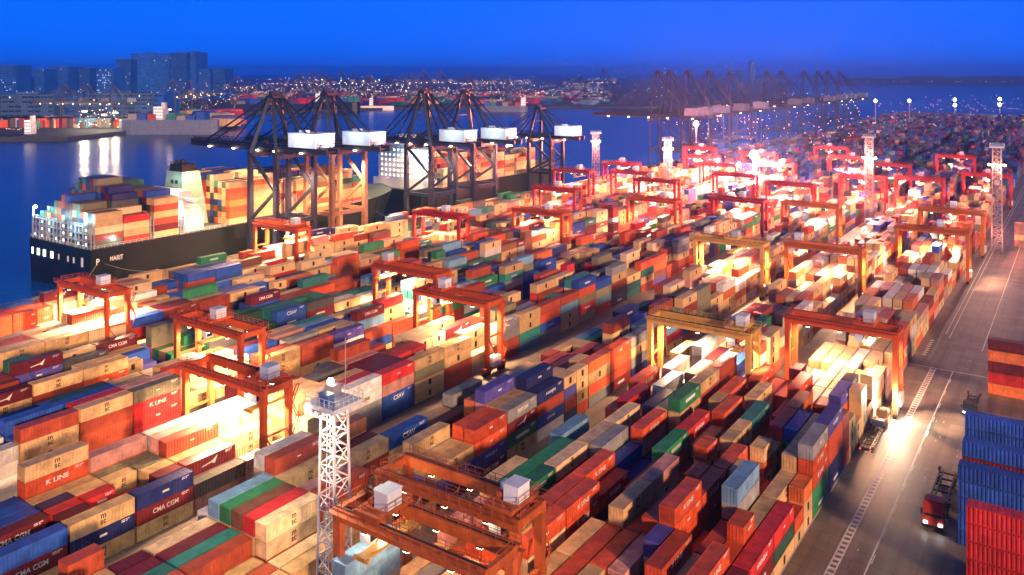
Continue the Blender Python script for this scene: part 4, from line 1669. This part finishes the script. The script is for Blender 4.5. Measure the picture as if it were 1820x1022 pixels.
NM = ['first', 'second', 'third', 'fourth', 'fifth', 'sixth', 'seventh', 'eighth', 'ninth', 'tenth', 'eleventh', 'twelfth', 'thirteenth', 'fourteenth', 'fifteenth', 'sixteenth', 'seventeenth',
      'eighteenth', 'nineteenth', 'twentieth']
NM += ['twenty-' + q for q in NM[:9]] + ['thirtieth'] + ['thirty-' + q for q in NM[:9]]
for i, (u, Z, sc, rz) in enumerate(FC):
    p = at(u, HOR, Z)
    o = link('quay_crane', fcr, None, (p.x, p.y, 0), YAW + math.radians(rz), label='tiny hazy crane on the far shore, %s from the left' % NM[i], category='quay crane', group='cranes on the far shore')
    o.scale = (sc, sc, sc)

# stacks and sheds under them
b = MB()
for i in range(560):
    u, Z = rf.uniform(-20, 1080), None
    Z = rf.uniform(1150, 1500) if u < 420 else rf.uniform(1950, 3000)
    if u < 300 and Z > 1230:
        Z = 1150
    p = at(u, HOR, Z)
    w, dd, h = rf.uniform(8, 22), rf.uniform(8, 16), rf.choice((5, 7.5, 10, 12.5))
    b.box(p.x - w, p.y - dd, 0.9, p.x + w, p.y + dd, 1 + h, rf.randrange(len(CN)))
b.build('far_container_stacks', [mmat[k] for k in CN], kind='stuff', label='far off container stacks along the opposite shore')


def lights(name, label, spec, mats):
    b = MB()
    for (u0, u1, Z0, Z1, z0, z1, n, s0, s1, mi) in spec:
        for i in range(n):
            u, Z = rf.uniform(u0, u1), rf.uniform(Z0, Z1)
            p = at(u, HOR, Z)
            z = rf.uniform(z0, z1)
            s = rf.uniform(s0, s1) * .75 * Z / 1480
            b.add([(p.x - s, p.y, z), (p.x + s, p.y, z), (p.x, p.y - s, z), (p.x, p.y + s, z), (p.x, p.y, z - s), (p.x, p.y, z + s)],
                  [(0, 3, 5), (3, 1, 5), (1, 2, 5), (2, 0, 5), (3, 0, 4), (1, 3, 4), (2, 1, 4), (0, 2, 4)], mi)
            if z < 60:
                w = .12 * Z / 1480
                b.box(p.x - w, p.y - w, 0, p.x + w, p.y + w, z - s * 1.01, len(mats) - 1)
    b.build(name, mats, kind='stuff', label=label)


lights('far_shore_lights', 'scattered lamps of the far terminals and the city', [
    (32, 130, 2500, 2700, 18, 36, 90, .5, 1.6, 1), (130, 240, 2500, 2700, 18, 34, 60, .4, 1.3, 1), (0, 300, 1250, 1260, 46, 49, 16, .3, .7, 1),
    (140, 210, 1105, 1125, 3, 26, 40, .5, 1.2, 0), (10, 70, 1020, 1040, 5, 6.5, 22, .3, .7, 0), (300, 420, 1350, 1700, 4, 34, 60, .3, .8, 0), (300, 420, 1500, 2200, 18, 50, 34, .3, .9, 1),
    (420, 660, 2250, 3000, 3, 30, 260, .25, .7, 0), (420, 660, 2250, 3400, 20, 62, 60, .3, 1.0, 1), (620, 1080, 1950, 2900, 3, 30, 420, .25, .75, 0), (560, 1080, 1950, 2700, 10, 45, 120, .3, .9, 1), (660, 1080, 2600, 5000, 5, 60, 120, .3, .7, 1),
    (1000, 1320, 2040, 6500, 10, 120, 80, .3, .7, 1), (820, 960, 2700, 3400, 25, 50, 60, .4, .9, 0), (680, 740, 2100, 2150, 24, 50, 6, 1, 1.6, 1), (960, 1200, 2300, 3000, 2, 30, 40, .3, .8, 1),
    (560, 720, 2250, 2300, 52, 58, 6, 1.2, 1.7, 1)],
    [G['far'], G['farb'], M['dark']])
lights('far_yard_lights', 'scattered red and white lamps of the hazy far yard', [
    (1180, 1560, 700, 1300, 12, 22, 120, .3, .9, 2), (1250, 1500, 560, 1000, 3, 22, 60, .3, .9, 0), (1560, 1820, 900, 1600, 10, 20, 60, .2, .5, 2), (1640, 1820, 1200, 2200, 6, 18, 60, .2, .5, 2),
    (1560, 1820, 700, 1500, 10, 20, 24, .2, .5, 0), (1390, 1530, 900, 1500, 36, 44, 46, .4, .9, 1), (1540, 1800, 5000, 5400, 20, 26, 22, .4, .8, 1)],
    [G['far'], G['farb'], G['rlamp'], M['dark']])
# strong reflected lamps by the far cranes
for u, Z, z, pw in ((150, 1090, 24, 1.6e6), (185, 1080, 20, 1.6e6), (205, 1090, 22, 8e5), (300, 1100, 26, 4e5)):
    p = at(u, HOR, Z)
    lamp('POINT', (p.x, p.y, z), pw * .1, (1, .72, .42), 3)
    b = MB()
    b.box(p.x - 2.5, p.y - 2.5, z, p.x + 2.5, p.y + 2.5, z + 2)
    k = {150: 'left', 185: 'middle', 205: 'right', 300: 'lone'}[u]
    b.build('floodlight', G['mir'], None, label='%s floodlight under the far shore cranes, mirrored in the water' % k, category='floodlight')
# ------------------------------------------------------------------ lattice light masts
def make_mast(label, w0, w1, H, loc, detail=True):
    mm = M['white'] if detail else M['mast']
    root = empty('light_mast', loc, label, 'light mast', 'lattice floodlight masts')
    b = MB()
    nz = int(H / 2.1)

    def w(z):
        return w0 + (w1 - w0) * z / H
    t = .26 if detail else .28
    for sx, sy in ((-1, -1), (1, -1), (1, 1), (-1, 1)):
        b.bar((sx * w0, sy * w0, 0), (sx * w1, sy * w1, H), t)
    for k in range(nz):
        za, zb = H * k / nz, H * (k + 1) / nz
        wa, wb = w(za), w(zb)
        cs = ((-1, -1), (1, -1), (1, 1), (-1, 1))
        for i in range(4):
            p, q = cs[i], cs[(i + 1) % 4]
            if k % 2:
                p, q = q, p
            b.bar((p[0] * wa, p[1] * wa, za), (q[0] * wb, q[1] * wb, zb), t * .55)
            b.bar((p[0] * wa, p[1] * wa, za), (q[0] * wa, q[1] * wa, za), t * .5)
    b.build('lattice', mm, root)
    b = MB()
    for z in range(2, int(H), 1):
        b.box(-.3, -w(z) + .2, z, .3, -w(z) + .26, z + .06)
    b.bar((-.3, -w0 + .23, 0), (-.3, -w1 + .23, H), .07)
    b.bar((.3, -w0 + .23, 0), (.3, -w1 + .23, H), .07)
    for z in range(4, int(H), 5):
        n = 12
        for k in range(n):
            a0, a1 = 2 * math.pi * k / n, 2 * math.pi * (k + 1) / n
            b.bar((.9 * math.cos(a0), .9 * math.sin(a0) - w(z) * .2, z), (.9 * math.cos(a1), .9 * math.sin(a1) - w(z) * .2, z), .08)
    b.build('ladder', mm, root)
    b = MB()
    P = w1 + (1.5 if detail else 1.1)
    b.box(-P, -P, H, P, P, H + .16)
    b.box(-P, -P, H - .5, P, -P + .14, H)
    b.box(P - .14, -P + .14, H - .5, P, P, H)
    for a, c in (((-P, -P), (P, -P)), ((P, -P), (P, P)), ((P, P), (-P, P)), ((-P, P), (-P, -P))):
        b.rail((a[0], a[1], H + .16), (c[0], c[1], H + .16), 1.15, .8, .07)
    b.build('platform', M['pale'], root)
    return root


m1 = make_mast('white lattice light mast in the foreground with a blue cabin on top', 1.75, 1.25, 29.5, (-85.6, 81.3, 0))
b = MB()
b.box(-.9, -2.1, 29.66, .9, -.9, 31.0)
b.box(-1.0, -2.2, 31.0, 1.0, -.8, 31.1)
b.build('equipment_cabin', paint('blue_cabin_paint', (.08, .2, .5), .4, 0, .1, .2), m1)
b = MB()
b.box(-2.2, .3, 29.66, -.6, 1.9, 31.3)
b.build('switch_cabinet', M['steel'], m1)
b = MB()
b.tube((1.6, .5, 29.6), (1.6, .5, 38.5), .05, 6)
b.build('aerial', M['mast'], m1)
b = MB()
for x, y in ((-2.5, -1.6), (-2.6, -.4), (-2.6, .9), (-1.6, -2.5), (-.4, -2.6)):
    b = MB()
    b.box(x - .35, y - .35, 28.3, x + .35, y + .35, 28.95)
    fh = b.build('floodlight_housing', M['steel'], m1)
    b = MB()
    b.box(x - .3, y - .3, 28.2, x + .3, y + .3, 28.295)
    b.build('lamp', G['star'], fh)
b = MB()
b.ball((-2.9, -2.3, 28.9), .42)
b.ball((-2.2, -2.9, 28.7), .42)
b.ball((-1.2, .4, 31.9), .5)
b.build('lamp', G['star'], m1)
lamp('POINT', (-88.6, 78.4, 28.0), 16000, (1, .8, .58), .4)
lamp('SPOT', (-88.2, 82.0, 28.6), 30000, (1, .7, .4), .4, 140)
for x, y, H, zl, pw, col, lab in ((-262, 478.7, 36, 31, 1.0, (1, .55, .3), 'lattice light mast on the quay right of the lone slim crane'),
                                  (-201, 454.8, 36, 31, 1.8, (1, .36, .25), 'lattice light mast in the middle distance before the far red frames'),
                                  (-86, 433.5, 44, 34, 2.6, (1, .33, .26), 'tall pink-lit lattice mast, right of centre, in the far yard'),
                                  (-30, 406.0, 44, 36.5, .3, (1, .5, .36), 'rightmost lattice light mast at the far end of the road')):
    r = make_mast(lab, 2.0, 1.5, H, (x, y, 0), False)
    b = MB()
    for a in range(8):
        t = a * math.pi / 4
        b.box(2.4 * math.cos(t) - .35, 2.4 * math.sin(t) - .35, zl - .3, 2.4 * math.cos(t) + .35, 2.4 * math.sin(t) + .35, zl + .3)
    f = b.build('floodlight_housing', M['steel'], r)
    b = MB()
    for a in range(6):
        t = a * math.pi / 3
        b.ball((2.9 * math.cos(t), 2.9 * math.sin(t), zl - .3), .5)
    b.build('lamp', G['star'], f)
    lamp('POINT', (x + 1.5, y - 4, zl - 1.5), 20000 * pw, (1, .3, .2), .5)
    for a in (0, 2.1, 4.2):
        q = lamp('SPOT', (x + 3.9 * math.cos(a), y + 3.9 * math.sin(a), zl - .9), 150000 * pw, col, .5, 105)
        q.rotation_euler = Vector((math.cos(a) * .75, math.sin(a) * .75, -.66)).to_track_quat('-Z', 'Y').to_euler()
# tall lit masts in the far yard
for u, v, Z, hh, lab, two in ((1340, 272, 520, 0, 'brightest floodlight pole, above the red yard', 0), (1237, 218, 760, 0, 'floodlight pole between the hazy red frames under the booms', 0),
                              (1556, 178, 1110, 0, 'left of two far poles with one bent white lamp head', 0), (1616, 178, 1168, 0, 'right of two far poles with one bent white lamp head', 0),
                              (1697, 176, 1480, 1, 'left of two far poles carrying double white lamps', 1), (1777, 175, 1480, 1, 'right of two far poles carrying double white lamps', 1),
                              (905, 258, 700, 0, 'floodlight pole behind the second ship at the dark cranes', 0), (700, 213, 1700, 0, 'far floodlight pole across the water, centre left', 0)):
    p = at(u, v, Z)
    root = empty('floodlight_pole', (p.x, p.y, 0), lab, 'light pole', 'tall floodlight poles in the distance')
    b = MB()
    b.tube((0, 0, 0), (0, 0, p.z), .7, 8, 0, .4)
    b.build('pole', M['mast'], root)
    b = MB()
    b.box(-2.2, -2.2, p.z, 2.2, 2.2, p.z + .5)
    b.build('lamp_ring', M['steel'], root)
    b = MB()
    s = {1340: 2.8, 1237: 2.6, 905: 2.6}.get(u, 2.6 * Z / 1480)
    b.ball((0, 0, p.z - s * .4), s)
    if two:
        b.ball((0, 0, p.z - 11), s)
    b.build('lamp', G['star'] if Z < 1000 else G['wht'], root)
    if Z < 1000:
        lamp('POINT', (p.x, p.y, p.z - 6), {1340: 5e6, 1237: 4e5, 905: 5e5}[u], (1, .2, .15), 2)

# ------------------------------------------------------------------ right hand stacks (long side across the road)
SIDE = [(-18.4, 224.0, ['orange', 'bright red', 'maroon', 'orange', 'maroon'], 'end stack beyond the road bend'),
        (-17.8, 172.4, ['blue'] * 5, 'farthest blue stack at the right edge'),
        (-16.9, 159.4, ['blue', 'blue', 'navy', 'maroon', 'blue'], 'middle blue stack at the right edge'),
        (-16.4, 149.4, ['blue'] * 5, 'nearest blue stack at the right edge'),
        (-13.9, 136.0, ['bright red'] * 5, 'tall red stack in the lower right corner'),
        (-24.6, 421.0, ['pink', 'cream', 'pink', 'pink'], 'pale pink stack far up the road')]
TN = ['bottom', 'second tier', 'third tier', 'fourth tier', 'top', 'top']
for X, Y, seq, nm in SIDE:
    for t, c in enumerate(seq):
        z = t * 2.56
        o = link('shipping_container', ME40, None, (X, Y + CW / 2, z + .03), -math.pi / 2)
        o.material_slots[0].link = 'OBJECT'
        o.material_slots[0].material = cmat[c]
        tn = 'topmost' if t == len(seq) - 1 else ('fifth tier' if t == 4 else TN[t])
        o['label'] = '%s container, %s of the %s' % (c, tn, nm)
        o['category'] = 'container'
        o['group'] = 'shipping containers stacked in the yard'

# ------------------------------------------------------------------ lorries
def wheels(root, spots, r=.52, w=.32):
    for x, y in spots:
        b = MB()
        b.tube((x - w / 2, y, r), (x + w / 2, y, r), r, 16)
        o = b.build('wheel', M['rubber'], root)
        b = MB()
        b.tube((x - w / 2 - .02, y, r), (x + w / 2 + .02, y, r), r * .5, 10)
        b.build('rim', M['steel'], o)


def chassis(root, y0, y1, mat):
    b = MB()
    for x in (-.75, .75):
        b.box(x - .1, y0, .95, x + .1, y1, 1.25)
    y = y0 + .3
    while y < y1:
        b.box(-1.2, y - .1, 1.0, 1.2, y + .1, 1.22)
        y += 2.0
    for s in (-1, 1):
        b.box(s * 1.2 - .06, y0 + .2, 1.0, s * 1.2 + .06, y1 - .2, 1.28)
        b.box(s * 1.24 - .16, y0, 1.1, s * 1.24 + .16, y0 + .4, 1.7)
        b.box(s * 1.24 - .16, y1 - .4, 1.1, s * 1.24 + .16, y1, 1.7)
    b.box(-1.25, y0 - .08, .75, 1.25, y0 + .08, 1.1)
    return b.build('trailer_frame', mat, root)


def cab(root, y0, mat, front=1, h=3.1):
    """cab over engine; front=+1 faces +Y"""
    b = MB()
    y1 = y0 + 2.1
    ya, yb = (y0, y1) if front > 0 else (y1, y0)
    f = front
    b.add([(-1.2, ya, .6), (1.2, ya, .6), (1.2, yb, .6), (-1.2, yb, .6), (-1.15, ya + .05 * f, h), (1.15, ya + .05 * f, h), (1.15, yb - .25 * f, h), (-1.15, yb - .25 * f, h)],
          MB.BF if f > 0 else [t[::-1] for t in MB.BF])
    b.box(-1.0, min(ya, yb) + .4, h, 1.0, max(ya, yb) - .5, h + .22)
    c = b.build('cab', mat, root)
    b = MB()
    yw = yb - .1 * f
    b.add([(-1.0, yw + .01 * f, 1.75), (1.0, yw + .01 * f, 1.75), (1.0, yw - .12 * f, 2.75), (-1.0, yw - .12 * f, 2.75)], [(0, 1, 2, 3)])
    for s in (-1, 1):
        b.quad((s * 1.205, y0 + .5, 1.8), (s * 1.205, y0 + 1.6, 1.8), (s * 1.18, y0 + 1.5, 2.7), (s * 1.18, y0 + .5, 2.7))
    b.build('cab_window', M['glass'], c)
    for s in (-1, 1):
        b = MB()
        b.box(s * 1.3 - .1, yb - .15, 1.9, s * 1.3 + .1, yb + .05, 2.6)
        b.build('wing_mirror', M['dark'], c)
        b = MB()
        b.box(s * .85 - .2, min(yb, yb + .06 * f), .8, s * .85 + .2, max(yb, yb + .06 * f), 1.05)
        b.build('headlight', G['wht'], c)
    b = MB()
    b.box(-1.25, min(yb, yb + .12 * f), .4, 1.25, max(yb, yb + .12 * f), .72)
    b.build('bumper', M['dark'], c)


t1 = empty('container_lorry', (-35.35, 174.5, 0), 'lorry with empty black trailer parked under the red-orange crane leg', 'lorry')
chassis(t1, 0, 12.0, M['dark'])
wheels(t1, [(x, y) for x in (-.95, .95) for y in (1.4, 2.7, 13.2, 14.6, 17.6)])
b = MB()
b.box(-.5, 11.5, .7, .5, 18.4, 1.0)
b.build('tractor_frame', M['dark'], t1)
b = MB()
b.box(-1.2, 11.9, 1.3, 1.2, 12.3, 2.6)
b.box(-1.2, 12.3, 2.3, 1.2, 13.2, 2.6)
b.build('headboard', M['white'], t1)
cab(t1, 16.2, paint('cream_cab_paint', (.6, .42, .24), .4, 0, .1, .2), 1, 3.2)
b = MB()
for s in (-1, 1):
    b.box(s * .9 - .12, 16.1, 1.5, s * .9 + .12, 16.16, 1.75)
    b.box(s * .95 - .12, -.14, .85, s * .95 + .12, -.09, 1.0)
b.build('tail_light', G['tail'], t1)
t2 = empty('container_lorry', (-20.3, 149.5, 0), 'dark red lorry facing the viewer beside the blue stacks', 'lorry')
cab(t2, 1.5, M['truckred'], -1, 3.4)
b = MB()
b.box(-.5, 1.8, .7, .5, 9, 1.0)
b.box(-1.15, 3.7, 1.0, 1.15, 5.0, 3.0)
b.build('tractor_frame', M['truckred'], t2)
chassis(t2, 6.5, 17.5, M['dark'])
wheels(t2, [(x, y) for x in (-.98, .98) for y in (2.5, 6.6, 8.0, 14.5, 15.9)])
t2.scale = (1.3, 1.3, 1.3)
t3 = empty('container_lorry', (-24.5, 214, 0), 'small dark lorry near the end stack beyond the road bend', 'lorry')
t3.location = (-20.6, 206, 0)
cab(t3, 0, M['dark'], -1, 3.0)
chassis(t3, 2.4, 12, M['dark'])
wheels(t3, [(x, y) for x in (-.98, .98) for y in (1.0, 4.5, 9.5, 10.8)])
lamp('POINT', (-33.0, 194.9, 4.2), 9000, (1, .85, .6), .3)
b = MB()
b.box(-33.35, 195.3, 3.9, -32.75, 195.7, 4.3)
b.tube((-33.05, 195.5, 0), (-33.05, 195.5, 3.9), .08, 6, 1)
b.build('work_lamp', [G['star'], M['steel']], None, label='glaring work lamp at the foot of the red-orange crane by the lorry', category='work lamp')
mass_build()
